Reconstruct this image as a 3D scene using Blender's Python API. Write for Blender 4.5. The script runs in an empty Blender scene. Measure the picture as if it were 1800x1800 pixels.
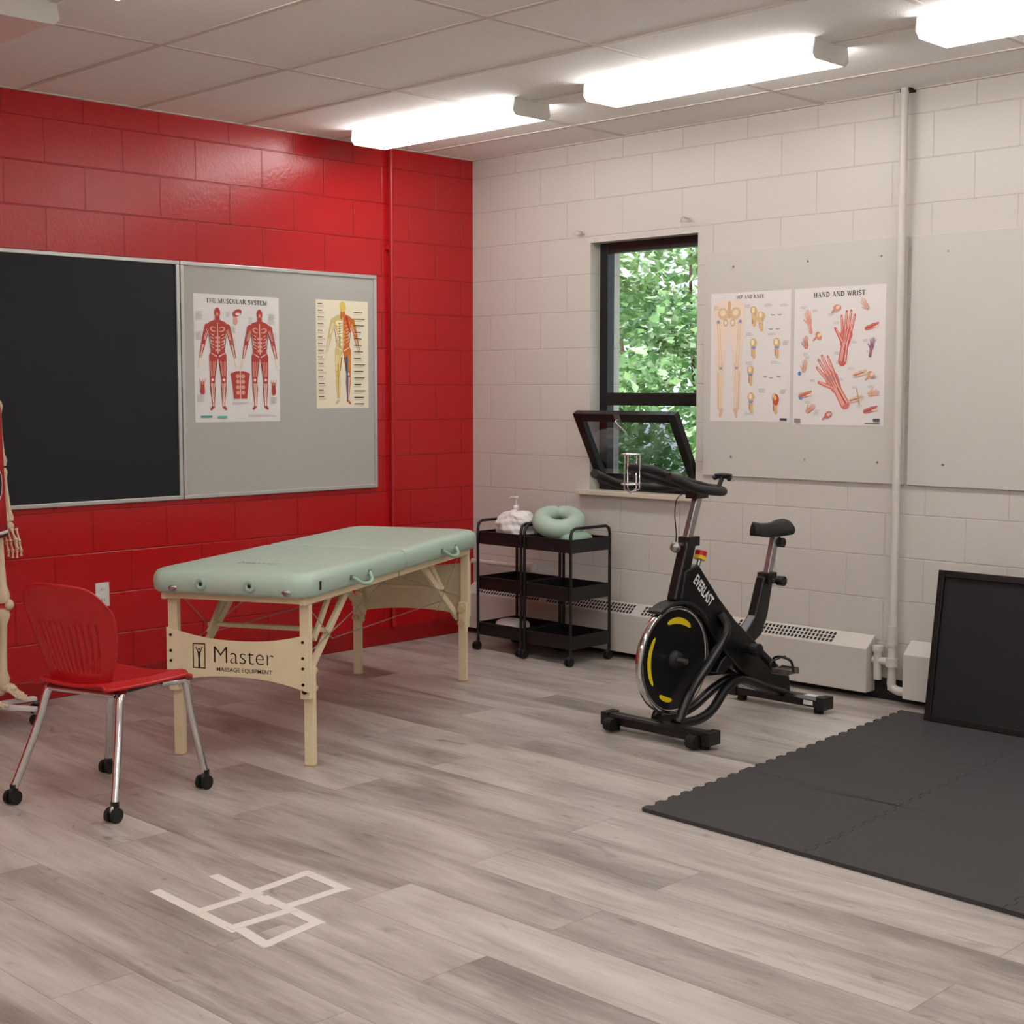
import bpy, math, random
from mathutils import Vector, Matrix
random.seed(7)
SC=bpy.context.scene
COL=bpy.context.collection
def lin(c):
    return tuple((x/255/12.92 if x/255<=0.04045 else ((x/255+0.055)/1.055)**2.4) for x in c)
# ------------------------------------------------------------------ materials
def mat(name,c,rough=0.5,metal=0.0,bump=0.0,bscale=60,spec=0.5,emit=0.0,var=0.0,coat=0.0):
    m=bpy.data.materials.new(name); m.use_nodes=True
    nt=m.node_tree; b=nt.nodes["Principled BSDF"]
    cc=lin(c)+(1,)
    b.inputs["Base Color"].default_value=cc
    b.inputs["Roughness"].default_value=rough
    b.inputs["Metallic"].default_value=metal
    b.inputs["Specular IOR Level"].default_value=spec
    if coat: b.inputs["Coat Weight"].default_value=coat
    if emit>0:
        b.inputs["Emission Color"].default_value=cc; b.inputs["Emission Strength"].default_value=emit
    tc=nt.nodes.new("ShaderNodeTexCoord")
    nz=nt.nodes.new("ShaderNodeTexNoise"); nz.inputs["Scale"].default_value=bscale; nz.inputs["Detail"].default_value=3
    nt.links.new(tc.outputs["Object"],nz.inputs["Vector"])
    if bump>0:
        bp=nt.nodes.new("ShaderNodeBump"); bp.inputs["Strength"].default_value=bump; bp.inputs["Distance"].default_value=0.002
        nt.links.new(nz.outputs["Fac"],bp.inputs["Height"]); nt.links.new(bp.outputs["Normal"],b.inputs["Normal"])
    if var>0:
        mx=nt.nodes.new("ShaderNodeMix"); mx.data_type='RGBA'
        mx.inputs["A"].default_value=tuple(v*(1-var) for v in cc[:3])+(1,)
        mx.inputs["B"].default_value=tuple(min(1,v*(1+var)) for v in cc[:3])+(1,)
        nt.links.new(nz.outputs["Fac"],mx.inputs["Factor"]); nt.links.new(mx.outputs["Result"],b.inputs["Base Color"])
    return m
def blockwall(name,c,mortar,rough,axis,hoff,zoff,bstr,grain=0.25,groove=1.0,tone=0.04,gs=70,ms=0.004):
    m=mat(name,c,rough); nt=m.node_tree; b=nt.nodes["Principled BSDF"]; L=nt.links
    geo=nt.nodes.new("ShaderNodeNewGeometry"); sp=nt.nodes.new("ShaderNodeSeparateXYZ"); L.new(geo.outputs["Position"],sp.inputs[0])
    cb=nt.nodes.new("ShaderNodeCombineXYZ")
    ah=nt.nodes.new("ShaderNodeMath"); ah.operation='ADD'; ah.inputs[1].default_value=hoff+40.64; L.new(sp.outputs[axis],ah.inputs[0])
    az=nt.nodes.new("ShaderNodeMath"); az.operation='ADD'; az.inputs[1].default_value=zoff+4.064; L.new(sp.outputs["Z"],az.inputs[0])
    L.new(ah.outputs[0],cb.inputs[0]); L.new(az.outputs[0],cb.inputs[1])
    br=nt.nodes.new("ShaderNodeTexBrick"); L.new(cb.outputs[0],br.inputs["Vector"])
    br.inputs["Scale"].default_value=1; br.inputs["Brick Width"].default_value=0.4064; br.inputs["Row Height"].default_value=0.2032
    br.inputs["Mortar Size"].default_value=ms; br.inputs["Mortar Smooth"].default_value=0.6; br.offset=0.5
    k=lin(c)
    br.inputs["Color1"].default_value=tuple(v*(1-tone) for v in k)+(1,); br.inputs["Color2"].default_value=tuple(min(1,v*(1+tone)) for v in k)+(1,)
    br.inputs["Mortar"].default_value=lin(mortar)+(1,)
    L.new(br.outputs["Color"],b.inputs["Base Color"])
    nz=nt.nodes.new("ShaderNodeTexNoise"); nz.inputs["Scale"].default_value=gs; nz.inputs["Detail"].default_value=4; L.new(geo.outputs["Position"],nz.inputs["Vector"])
    nz2=nt.nodes.new("ShaderNodeTexNoise"); nz2.inputs["Scale"].default_value=6; L.new(geo.outputs["Position"],nz2.inputs["Vector"])
    s1=nt.nodes.new("ShaderNodeMath"); s1.operation='MULTIPLY_ADD'; s1.inputs[1].default_value=-groove; L.new(br.outputs["Fac"],s1.inputs[0])
    s2=nt.nodes.new("ShaderNodeMath"); s2.operation='MULTIPLY'; s2.inputs[1].default_value=grain; L.new(nz.outputs["Fac"],s2.inputs[0]); L.new(s2.outputs[0],s1.inputs[2])
    s3=nt.nodes.new("ShaderNodeMath"); s3.operation='MULTIPLY_ADD'; s3.inputs[1].default_value=0.25; L.new(nz2.outputs["Fac"],s3.inputs[0]); L.new(s1.outputs[0],s3.inputs[2])
    bp=nt.nodes.new("ShaderNodeBump"); bp.inputs["Strength"].default_value=bstr; bp.inputs["Distance"].default_value=0.004
    L.new(s3.outputs[0],bp.inputs["Height"]); L.new(bp.outputs["Normal"],b.inputs["Normal"])
    return m
def floormat():
    m=mat("vinyl_planks",(150,140,130),0.38); nt=m.node_tree; b=nt.nodes["Principled BSDF"]; L=nt.links
    geo=nt.nodes.new("ShaderNodeNewGeometry")
    mp=nt.nodes.new("ShaderNodeMapping"); mp.inputs["Location"].default_value=(20.3,20.07,0); L.new(geo.outputs["Position"],mp.inputs["Vector"])
    def brick(c1,c2,mo,ms,sm=0.1):
        br=nt.nodes.new("ShaderNodeTexBrick"); L.new(mp.outputs[0],br.inputs["Vector"])
        br.inputs["Scale"].default_value=1; br.inputs["Brick Width"].default_value=1.5; br.inputs["Row Height"].default_value=0.23
        br.inputs["Mortar Size"].default_value=ms; br.inputs["Mortar Smooth"].default_value=sm; br.offset=0.37; br.offset_frequency=2; br.squash=1
        br.inputs["Color1"].default_value=c1; br.inputs["Color2"].default_value=c2; br.inputs["Mortar"].default_value=mo
        return br
    bv=brick((0,0,0,1),(1,1,1,1),(0.5,0.5,0.5,1),0.0)
    sc=nt.nodes.new("ShaderNodeVectorMath"); sc.operation='SCALE'; sc.inputs["Scale"].default_value=37.0; L.new(bv.outputs["Color"],sc.inputs[0])
    ad=nt.nodes.new("ShaderNodeVectorMath"); ad.operation='ADD'; L.new(geo.outputs["Position"],ad.inputs[0]); L.new(sc.outputs[0],ad.inputs[1])
    def noise(s,detail,dist,ro=0.6):
        mm=nt.nodes.new("ShaderNodeMapping"); mm.inputs["Scale"].default_value=s; L.new(ad.outputs[0],mm.inputs["Vector"])
        n=nt.nodes.new("ShaderNodeTexNoise"); n.inputs["Scale"].default_value=1.0; n.inputs["Detail"].default_value=detail; n.inputs["Distortion"].default_value=dist
        n.inputs["Roughness"].default_value=ro
        L.new(mm.outputs[0],n.inputs["Vector"]); return n
    n1=noise((1.0,5.0,1),7,0.6,0.60)
    n2=noise((6.0,95.0,1),5,0.3)
    n3=noise((4.0,11.0,1),2,1.6)
    n4=noise((1.8,26.0,1),5,1.0)
    r=nt.nodes.new("ShaderNodeValToRGB"); cr=r.color_ramp
    cr.elements[0].position=0.28; cr.elements[0].color=lin((112,103,96))+(1,)
    cr.elements[1].position=0.74; cr.elements[1].color=lin((207,200,192))+(1,)
    e=cr.elements.new(0.42); e.color=lin((152,143,135))+(1,)
    e=cr.elements.new(0.56); e.color=lin((184,176,168))+(1,)
    def mul(sock,k,addsock=None,addv=0.0):
        q=nt.nodes.new("ShaderNodeMath"); q.operation='MULTIPLY_ADD'; q.inputs[1].default_value=k; q.inputs[2].default_value=addv
        L.new(sock,q.inputs[0])
        if addsock: L.new(addsock,q.inputs[2])
        return q.outputs[0]
    v=mul(n1.outputs["Fac"],0.76,None,-0.12); v=mul(n2.outputs["Fac"],0.18,v); v=mul(n4.outputs["Fac"],0.19,v); v=mul(bv.outputs["Color"],0.10,v)
    L.new(v,r.inputs[0])
    kr=nt.nodes.new("ShaderNodeValToRGB"); kr.color_ramp.elements[0].position=0.65; kr.color_ramp.elements[0].color=(1,1,1,1)
    kr.color_ramp.elements[1].position=0.79; kr.color_ramp.elements[1].color=(0.54,0.51,0.49,1); L.new(n3.outputs["Fac"],kr.inputs[0])
    m1=nt.nodes.new("ShaderNodeMix"); m1.data_type='RGBA'; m1.blend_type='MULTIPLY'; m1.inputs["Factor"].default_value=1
    L.new(r.outputs[0],m1.inputs["A"]); L.new(kr.outputs[0],m1.inputs["B"])
    bs=brick((1,1,1,1),(1,1,1,1),(0.62,0.60,0.58,1),0.0020,0.5)
    m2=nt.nodes.new("ShaderNodeMix"); m2.data_type='RGBA'; m2.blend_type='MULTIPLY'; m2.inputs["Factor"].default_value=1
    L.new(m1.outputs["Result"],m2.inputs["A"]); L.new(bs.outputs["Color"],m2.inputs["B"])
    L.new(m2.outputs["Result"],b.inputs["Base Color"])
    bp=nt.nodes.new("ShaderNodeBump"); bp.inputs["Strength"].default_value=0.10; bp.inputs["Distance"].default_value=0.002
    L.new(n2.outputs["Fac"],bp.inputs["Height"]); L.new(bp.outputs["Normal"],b.inputs["Normal"])
    return m
def attrmat(name,rough=0.5):
    m=mat(name,(255,255,255),rough); nt=m.node_tree
    a=nt.nodes.new("ShaderNodeAttribute"); a.attribute_name="ink"; nt.links.new(a.outputs["Color"],nt.nodes["Principled BSDF"].inputs["Base Color"])
    return m
M={}
M['red']=blockwall("red_block_paint",(188,20,25),(158,13,18),0.25,"Y",0.10,-0.068,0.58,0.42,0.9,0.015,55,0.0048)
M['white']=blockwall("white_block_paint",(207,202,194),(195,190,181),0.38,"X",0.05,-0.068,0.42,0.28,0.9,0.012,70,0.0045)
M['floor']=floormat()
M['ceil']=mat("ceiling_tile",(250,246,239),0.9,bump=1.0,bscale=230,var=0.14)
M['tbar']=mat("ceiling_grid_bar",(216,207,198),0.6)
M['whitep']=mat("plain_white_paint",(208,203,195),0.45,bump=0.1)
M['tack']=mat("painted_pinboard",(203,199,191),0.6,bump=0.15,bscale=25)
M['redp']=mat("red_pipe_paint",(182,20,26),0.3)
M['redb']=mat("red_baseboard_paint",(158,16,20),0.35)
M['blackp']=mat("black_metal",(14,14,15),0.3)
M['blackm']=mat("matte_black_plastic",(18,18,19),0.5,bump=0.2,bscale=300)
M['rubber']=mat("black_rubber",(14,14,15),0.7)
M['winframe']=mat("bronze_black_frame",(18,17,17),0.35)
M['chrome']=mat("chrome",(215,215,215),0.10,metal=1.0)
M['steel']=mat("brushed_steel",(170,170,170),0.3,metal=1.0)
M['alu']=mat("aluminium_trim",(198,197,194),0.35,metal=0.5)
M['chalk']=mat("chalkboard_slate",(31,34,37),0.6,var=0.12,bscale=4,spec=0.3)
M['pin']=mat("grey_pinboard",(179,177,169),0.8,bump=0.3,bscale=200)
M['mint']=mat("mint_vinyl",(172,194,177),0.40,bump=0.35,bscale=180)
M['mintd']=mat("mint_strap",(154,182,163),0.5)
M['wood']=mat("pale_birch",(226,209,174),0.45,var=0.08,bscale=12)
M['woodd']=mat("birch_edge",(204,178,134),0.5,var=0.08,bscale=30)
M['ink']=attrmat("printed_ink",0.45)
M['paper']=mat("poster_paper",(230,226,222),0.4)
M['paper2']=mat("cream_poster_paper",(234,228,206),0.4)
M['redpl']=mat("red_plastic",(186,20,25),0.33,bump=0.1,bscale=400)
M['heater']=mat("heater_enamel",(206,201,193),0.35)
M['dark']=mat("dark_slot",(25,24,23),0.8)
M['foam']=mat("charcoal_foam",(56,54,55),0.75,bump=0.9,bscale=250,var=0.14)
M['mesh']=mat("black_mesh_fabric",(12,12,14),0.65,bump=0.6,bscale=600)
M['bone']=mat("bone_plastic",(220,200,168),0.45,var=0.1,bscale=20)
M['jersey']=mat("red_jersey_cloth",(182,22,28),0.7,bump=0.4,bscale=200)
M['towel']=mat("white_towel",(232,228,226),0.95,bump=0.9,bscale=90)
M['plasticw']=mat("white_plastic",(228,225,220),0.35)
M['clear']=mat("translucent_plastic",(218,220,218),0.25)
M['yellow']=mat("yellow_decal",(225,200,20),0.4)
M['redk']=mat("red_knob",(190,25,25),0.35)
M['tape']=mat("masking_tape",(218,212,202),0.6,var=0.05)
M['sill']=mat("beige_sill",(210,200,180),0.4)
M['label']=mat("white_lettering",(230,230,230),0.5)
M['blackink']=mat("black_lettering",(25,22,20),0.5)
M['lensoff']=mat("unlit_diffuser",(236,224,219),0.35)
M['bark']=mat("bark",(70,55,42),0.9,bump=0.8,bscale=30)
M['grass']=mat("grass",(90,120,60),0.95,var=0.3,bscale=4)
M['lens']=mat("lit_diffuser",(253,250,249),0.5,emit=11.8)
def glassmat(name,tint,mixf):
    m=bpy.data.materials.new(name); m.use_nodes=True; nt=m.node_tree; nt.nodes.clear()
    o=nt.nodes.new("ShaderNodeOutputMaterial"); t=nt.nodes.new("ShaderNodeBsdfTransparent"); t.inputs[0].default_value=tint; g=nt.nodes.new("ShaderNodeBsdfGlossy"); g.inputs["Roughness"].default_value=0.03
    mx=nt.nodes.new("ShaderNodeMixShader"); mx.inputs[0].default_value=mixf
    nt.links.new(t.outputs[0],mx.inputs[1]); nt.links.new(g.outputs[0],mx.inputs[2]); nt.links.new(mx.outputs[0],o.inputs[0]); return m
M['glass']=glassmat("window_glass",(0.93,0.95,0.96,1),0.09)
M['glass2']=glassmat("screened_glass",(0.36,0.37,0.39,1),0.12)
m=bpy.data.materials.new("leaf"); m.use_nodes=True; nt=m.node_tree; b=nt.nodes["Principled BSDF"]; o=nt.nodes["Material Output"]
geo=nt.nodes.new("ShaderNodeNewGeometry"); ra=nt.nodes.new("ShaderNodeValToRGB")
ra.color_ramp.elements[0].color=lin((105,150,95))+(1,); ra.color_ramp.elements[1].color=lin((228,240,215))+(1,)
e=ra.color_ramp.elements.new(0.55); e.color=lin((150,190,125))+(1,)
nt.links.new(geo.outputs["Random Per Island"],ra.inputs[0]); nt.links.new(ra.outputs[0],b.inputs["Base Color"])
b.inputs["Roughness"].default_value=0.3
tl=nt.nodes.new("ShaderNodeBsdfTranslucent"); nt.links.new(ra.outputs[0],tl.inputs[0]); mx=nt.nodes.new("ShaderNodeMixShader"); mx.inputs[0].default_value=0.45
nt.links.new(b.outputs[0],mx.inputs[1]); nt.links.new(tl.outputs[0],mx.inputs[2]); nt.links.new(mx.outputs[0],o.inputs[0]); M['leaf']=m
# ------------------------------------------------------------------ mesh builder
def crm(P,n=8,closed=False):
    P=[Vector(p) for p in P]; out=[]; N=len(P)
    rng=range(N) if closed else range(N-1)
    for i in rng:
        if closed: a,b,c,d=P[(i-1)%N],P[i],P[(i+1)%N],P[(i+2)%N]
        else: a=P[max(i-1,0)];b=P[i];c=P[i+1];d=P[min(i+2,N-1)]
        for k in range(n):
            t=k/n
            out.append(0.5*((2*b)+(c-a)*t+(2*a-5*b+4*c-d)*t*t+(3*b-a-3*c+d)*t**3))
    if not closed: out.append(P[-1])
    return out
class MB:
    def __init__(s): s.v=[];s.f=[];s.mi=[];s.mats=[];s.sm=[]
    def m(s,k):
        if k not in s.mats: s.mats.append(k)
        return s.mats.index(k)
    def add(s,vs,fs,k,smooth=False,T=None):
        o=len(s.v); mi=s.m(k)
        for p in vs:
            p=Vector(p)
            if T is not None: p=T@p
            s.v.append(p)
        for f in fs: s.f.append([o+i for i in f]); s.mi.append(mi); s.sm.append(smooth)
        return s
    def box(s,x0,x1,y0,y1,z0,z1,k,T=None):
        vs=[(x0,y0,z0),(x1,y0,z0),(x1,y1,z0),(x0,y1,z0),(x0,y0,z1),(x1,y0,z1),(x1,y1,z1),(x0,y1,z1)]
        return s.add(vs,[(0,3,2,1),(4,5,6,7),(0,1,5,4),(1,2,6,5),(2,3,7,6),(3,0,4,7)],k,False,T)
    def beam(s,a,b,w,h,k,up=(0,0,1)):
        a=Vector(a);b=Vector(b);d=(b-a);L=d.length;d.normalize();u=Vector(up)
        sd=d.cross(u)
        if sd.length<1e-4: sd=d.cross(Vector((1,0,0)))
        sd.normalize();u=sd.cross(d)
        T=Matrix((( d.x,sd.x,u.x,a.x),(d.y,sd.y,u.y,a.y),(d.z,sd.z,u.z,a.z),(0,0,0,1)))
        return s.box(0,L,-w/2,w/2,-h/2,h/2,k,T)
    def tube(s,P,r,k,seg=12,closed=False,cap=True,flat=1.0,up=None):
        P=[Vector(p) for p in P]; N=len(P)
        rr=r if isinstance(r,(list,tuple)) else [r]*N
        if len(rr)!=N: rr=[rr[int(i*(len(rr)-1)/(N-1))]*(1-((i*(len(rr)-1)/(N-1))%1))+rr[min(len(rr)-1,int(i*(len(rr)-1)/(N-1))+1)]*((i*(len(rr)-1)/(N-1))%1) for i in range(N)]
        vs=[];n=None
        for i in range(N):
            if closed: t=(P[(i+1)%N]-P[i-1])
            else: t=P[min(i+1,N-1)]-P[max(i-1,0)]
            t.normalize()
            if up is not None: n=Vector(up)-t*t.dot(Vector(up))
            elif n is None:
                n=Vector((0,0,1)) if abs(t.z)<0.9 else Vector((1,0,0))
                n=n-t*t.dot(n)
            else: n=n-t*t.dot(n)
            n.normalize(); b=t.cross(n)
            for j in range(seg):
                a=2*math.pi*j/seg
                vs.append(P[i]+n*math.cos(a)*rr[i]*flat+b*math.sin(a)*rr[i])
        fs=[]
        for i in range(N if closed else N-1):
            i2=(i+1)%N
            for j in range(seg):
                j2=(j+1)%seg
                fs.append((i*seg+j,i*seg+j2,i2*seg+j2,i2*seg+j))
        s.add(vs,fs,k,True)
        if not closed and cap:
            s.add([vs[j] for j in range(seg)],[tuple(range(seg-1,-1,-1))],k)
            s.add([vs[(N-1)*seg+j] for j in range(seg)],[tuple(range(seg))],k)
        return s
    def cyl(s,a,b,r,k,seg=20,r2=None):
        return s.tube([a,b],[r,r if r2 is None else r2],k,seg)
    def ell(s,c,r,k,seg=16,rings=10,T=None,p=1.0):
        vs=[];fs=[]
        sg=lambda v:(abs(v)**p)*(1 if v>=0 else -1)
        for i in range(rings+1):
            th=math.pi*i/rings
            for j in range(seg):
                ph=2*math.pi*j/seg
                vs.append((c[0]+r[0]*sg(math.sin(th))*sg(math.cos(ph)),c[1]+r[1]*sg(math.sin(th))*sg(math.sin(ph)),c[2]+r[2]*sg(math.cos(th))))
        for i in range(rings):
            for j in range(seg):
                j2=(j+1)%seg
                fs.append((i*seg+j,(i+1)*seg+j,(i+1)*seg+j2,i*seg+j2))
        return s.add(vs,fs,k,True,T)
    def prism(s,pts,a,b,axis,k):
        def P(p,t):
            return {'x':(t,p[0],p[1]),'y':(p[0],t,p[1]),'z':(p[0],p[1],t)}[axis]
        n=len(pts); vs=[P(p,a) for p in pts]+[P(p,b) for p in pts]
        fs=[tuple(range(n)),tuple(range(2*n-1,n-1,-1))]+[(i,i+n,(i+1)%n+n,(i+1)%n) for i in range(n)]
        return s.add(vs,fs,k)
    def lathe(s,prof,k,T=None,seg=32):
        vs=[];fs=[];n=len(prof)
        for j in range(seg):
            a=2*math.pi*j/seg
            for r,h in prof: vs.append((r*math.cos(a),r*math.sin(a),h))
        for j in range(seg):
            for i in range(n-1):
                j2=(j+1)%seg
                fs.append((j*n+i,j2*n+i,j2*n+i+1,j*n+i+1))
        return s.add(vs,fs,k,True,T)
    def obj(s,name,parent=None,loc=(0,0,0),rotz=0,bevel=0,bseg=2,sub=0,solid=0,fixn=True):
        me=bpy.data.meshes.new(name); me.from_pydata([tuple(v) for v in s.v],[],s.f)
        for k in s.mats: me.materials.append(M[k])
        me.polygons.foreach_set("material_index",s.mi); me.polygons.foreach_set("use_smooth",s.sm)
        if fixn:
            import bmesh
            bm=bmesh.new(); bm.from_mesh(me); bmesh.ops.recalc_face_normals(bm,faces=bm.faces); bm.to_mesh(me); bm.free()
        me.update()
        o=bpy.data.objects.new(name,me); COL.objects.link(o)
        if parent is not None: o.parent=parent
        o.location=loc; o.rotation_euler=(0,0,rotz)
        if solid:
            q=o.modifiers.new("so",'SOLIDIFY'); q.thickness=solid; q.offset=0
        if bevel:
            q=o.modifiers.new("be",'BEVEL'); q.width=bevel; q.segments=bseg; q.limit_method='ANGLE'; q.angle_limit=math.radians(35)
        if sub:
            q=o.modifiers.new("su",'SUBSURF'); q.levels=sub; q.render_levels=sub
        return o
def thing(name,loc,label,cat,rotz=0,group=None,kind=None):
    o=bpy.data.objects.new(name,None); COL.objects.link(o); o.location=loc; o.rotation_euler=(0,0,rotz); o.empty_display_size=0.1
    return tag(o,label,cat,group,kind)
def tag(o,label,cat,group=None,kind=None):
    o["label"]=label; o["category"]=cat
    if group: o["group"]=group
    if kind: o["kind"]=kind
    return o
def struct(o): o["kind"]="structure"; return o
def dup(root,loc,label=None):
    n=root.copy(); COL.objects.link(n); n.location=loc
    def rec(src,dst):
        for c in list(src.children):
            k=c.copy(); COL.objects.link(k); k.parent=dst; rec(c,k)
    rec(root,n)
    if label: n["label"]=label
    return n
def textgeo(body,size,bold=0.0,align='CENTER'):
    c=bpy.data.curves.new("tmp","FONT"); c.body=body; c.size=size; c.align_x=align; c.offset=bold; c.resolution_u=3
    t=bpy.data.objects.new("tmp",c); COL.objects.link(t)
    bpy.context.view_layer.update()
    me=bpy.data.meshes.new_from_object(t.evaluated_get(bpy.context.evaluated_depsgraph_get()))
    vs=[tuple(v.co) for v in me.vertices]; fs=[tuple(p.vertices) for p in me.polygons]
    bpy.data.objects.remove(t); bpy.data.curves.remove(c); bpy.data.meshes.remove(me)
    return vs,fs
# ------------------------------------------------------------------ SETTING
H=2.82; XM=8.2; YM=-7.6
b=MB(); b.box(-0.25,XM+0.2,YM-0.2,0.25,-0.1,0,'floor'); struct(b.obj("floor"))
b=MB(); b.box(-0.25,XM+0.2,YM-0.2,0.25,H,H+0.1,'ceil')
y=-0.42
while y>YM: b.box(0,XM,y-0.012,y+0.012,H-0.004,H+0.001,'tbar'); y-=0.61
x=1.2
while x<XM: b.box(x-0.012,x+0.012,YM,0,H-0.0035,H+0.001,'tbar'); x+=1.22
b.box(0,0.02,YM,0,H-0.005,H,'tbar'); b.box(0,XM,-0.02,0,H-0.005,H,'tbar')
struct(b.obj("ceiling"))
b=MB(); b.box(-0.2,0,YM-0.2,0.25,0,H,'red'); struct(b.obj("wall_left"))
WX0,WX1,WZ0,WZ1=0.94,1.68,0.90,2.27
b=MB(); b.box(0,WX0,0,0.25,0,H,'white'); b.box(WX1,XM+0.2,0,0.25,0,H,'white'); b.box(WX0,WX1,0,0.25,0,WZ0,'white'); b.box(WX0,WX1,0,0.25,WZ1,H,'white')
struct(b.obj("wall_back"))
b=MB(); b.box(XM,XM+0.2,YM,0,0,H,'whitep'); struct(b.obj("wall_right"))
b=MB(); b.box(0,XM,YM-0.2,YM,0,H,'whitep'); struct(b.obj("wall_front"))
b=MB(); b.box(0,0.014,YM,0,0,0.10,'redb'); struct(b.obj("baseboard_left",bevel=0.004))
b=MB(); b.box(0.015,XM,-0.012,0,0,0.10,'blackm'); struct(b.obj("baseboard_back",bevel=0.003))
# window
win=struct(bpy.data.objects.new("window_1",None)); COL.objects.link(win); win.location=(WX0,0.08,WZ0)
W=WX1-WX0; HH=WZ1-WZ0; d=0.06
b=MB(); fw=0.055
b.box(0,fw,0,d,0.0,HH,'winframe'); b.box(W-fw,W,0,d,0,HH,'winframe'); b.box(fw,W-fw,0,d,HH-fw,HH,'winframe'); b.box(fw,W-fw,0,d,0,0.045,'winframe'); b.box(fw,W-fw,-0.01,d,0.475,0.545,'winframe')
b.obj("window_frame",win,bevel=0.003)
b=MB(); b.add([(fw,0.03,0.545),(W-fw,0.03,0.545),(W-fw,0.03,HH-fw),(fw,0.03,HH-fw)],[(0,1,2,3)],'glass'); b.obj("window_pane",win)
th=math.radians(29)
T=Matrix.Translation((0,-0.005,0.05))@Matrix.Rotation(th,4,'X')
b=MB(); q=0.05; a0,a1=0.022,W-0.01; hh=0.452
b.box(a0,a0+q,-0.03,0.01,0,hh,'winframe',T); b.box(a1-q,a1,-0.03,0.01,0,hh,'winframe',T); b.box(a0+q,a1-q,-0.03,0.01,0,q,'winframe',T); b.box(a0+q,a1-q,-0.03,0.01,hh-q,hh,'winframe',T)
b.obj("window_sash",win,bevel=0.003)
b=MB(); b.add([T@Vector(p) for p in ((a0+q,-0.01,q),(a1-q,-0.01,q),(a1-q,-0.01,hh-q),(a0+q,-0.01,hh-q))],[(0,1,2,3)],'glass2'); b.obj("sash_pane",win)
b=MB(); b.tube([T@Vector(p) for p in [(0.34,-0.03,0.42),(0.34,-0.055,0.42),(0.35,-0.06,0.405),(0.37,-0.06,0.38),(0.385,-0.055,0.355)]],0.007,'steel'); b.box(0.32,0.36,-0.036,-0.03,0.41,0.45,'steel',T); b.obj("sash_handle",win)
b=MB(); b.box(WX0-0.07,WX1+0.02,-0.045,0.08,WZ0-0.022,WZ0+0.004,'sill'); struct(b.obj("trim_1",bevel=0.004))
for i,(x,z) in enumerate([(0.88,2.335),(1.62,2.345)]):
    b=MB(); b.box(-0.014,0.014,-0.004,0,-0.012,0.012,'heater'); b.tube([(0,0,0),(0,-0.05,0.005),(0,-0.065,-0.004),(0,-0.07,-0.02)],0.004,'heater'); b.box(-0.035,0.01,-0.05,-0.044,0.0,0.010,'heater')
    tag(b.obj("curtain_bracket",loc=(x,0,z)),"small metal curtain rod bracket above the window","bracket",group="curtain brackets over the window")
for i,(x0,x1) in enumerate([(1.735,2.89),(2.91,4.1)]):
    b=MB(); b.box(x0,x1,-0.014,0,1.02,2.16,'tack')
    for sx in (0.18,0.62,1.02):
        for sz in (1.12,2.08): b.cyl((x0+sx,-0.014,sz),(x0+sx,-0.016,sz),0.005,'steel',8)
    tag(b.obj("wall_panel",bevel=0.002),"painted off-white pinboard panel screwed to block wall","board",group="painted panels on the block wall")
# wall pipe
b=MB(); b.cyl((2.88,-0.055,0.33),(2.88,-0.055,H),0.018,'whitep'); b.tube(crm([(2.88,-0.055,0.36),(2.88,-0.055,0.30),(2.88,-0.055,0.27)],4),0.026,'whitep')
b.cyl((2.88,-0.055,0.06),(2.88,-0.055,0.3),0.020,'whitep'); b.tube(crm([(2.88,-0.055,0.12),(2.88,-0.055,0.08),(2.91,-0.055,0.06),(2.97,-0.055,0.06)],5),0.021,'whitep')
b.cyl((2.88,-0.055,0.19),(2.78,-0.055,0.19),0.018,'whitep'); b.cyl((2.88,-0.055,0.17),(2.88,-0.055,0.21),0.030,'whitep')
b.cyl((2.805,-0.055,0.10),(2.805,-0.055,0.25),0.020,'whitep'); b.cyl((2.805,-0.055,0.235),(2.805,-0.055,0.26),0.026,'whitep')
b.box(2.855,2.905,-0.055,0,H-0.015,H,'dark')
tag(b.obj("heating_pipe"),"white painted vertical heating pipe with elbow fittings","pipe")
b=MB(); b.cyl((0.024,-0.66,0.10),(0.024,-0.66,H),0.013,'redp'); b.box(0,0.02,-0.685,-0.635,2.25,2.28,'redp'); b.box(0,0.02,-0.685,-0.635,0.6,0.63,'redp')
tag(b.obj("wall_conduit"),"red painted conduit running up the red wall","pipe")
b=MB(); b.cyl((0.02,-0.03,0.43),(0.50,-0.03,0.43),0.014,'whitep'); b.cyl((0.47,-0.03,0.43),(0.53,-0.03,0.43),0.028,'whitep')
tag(b.obj("wall_conduit"),"white painted horizontal pipe with end fitting on wall","pipe")
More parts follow.
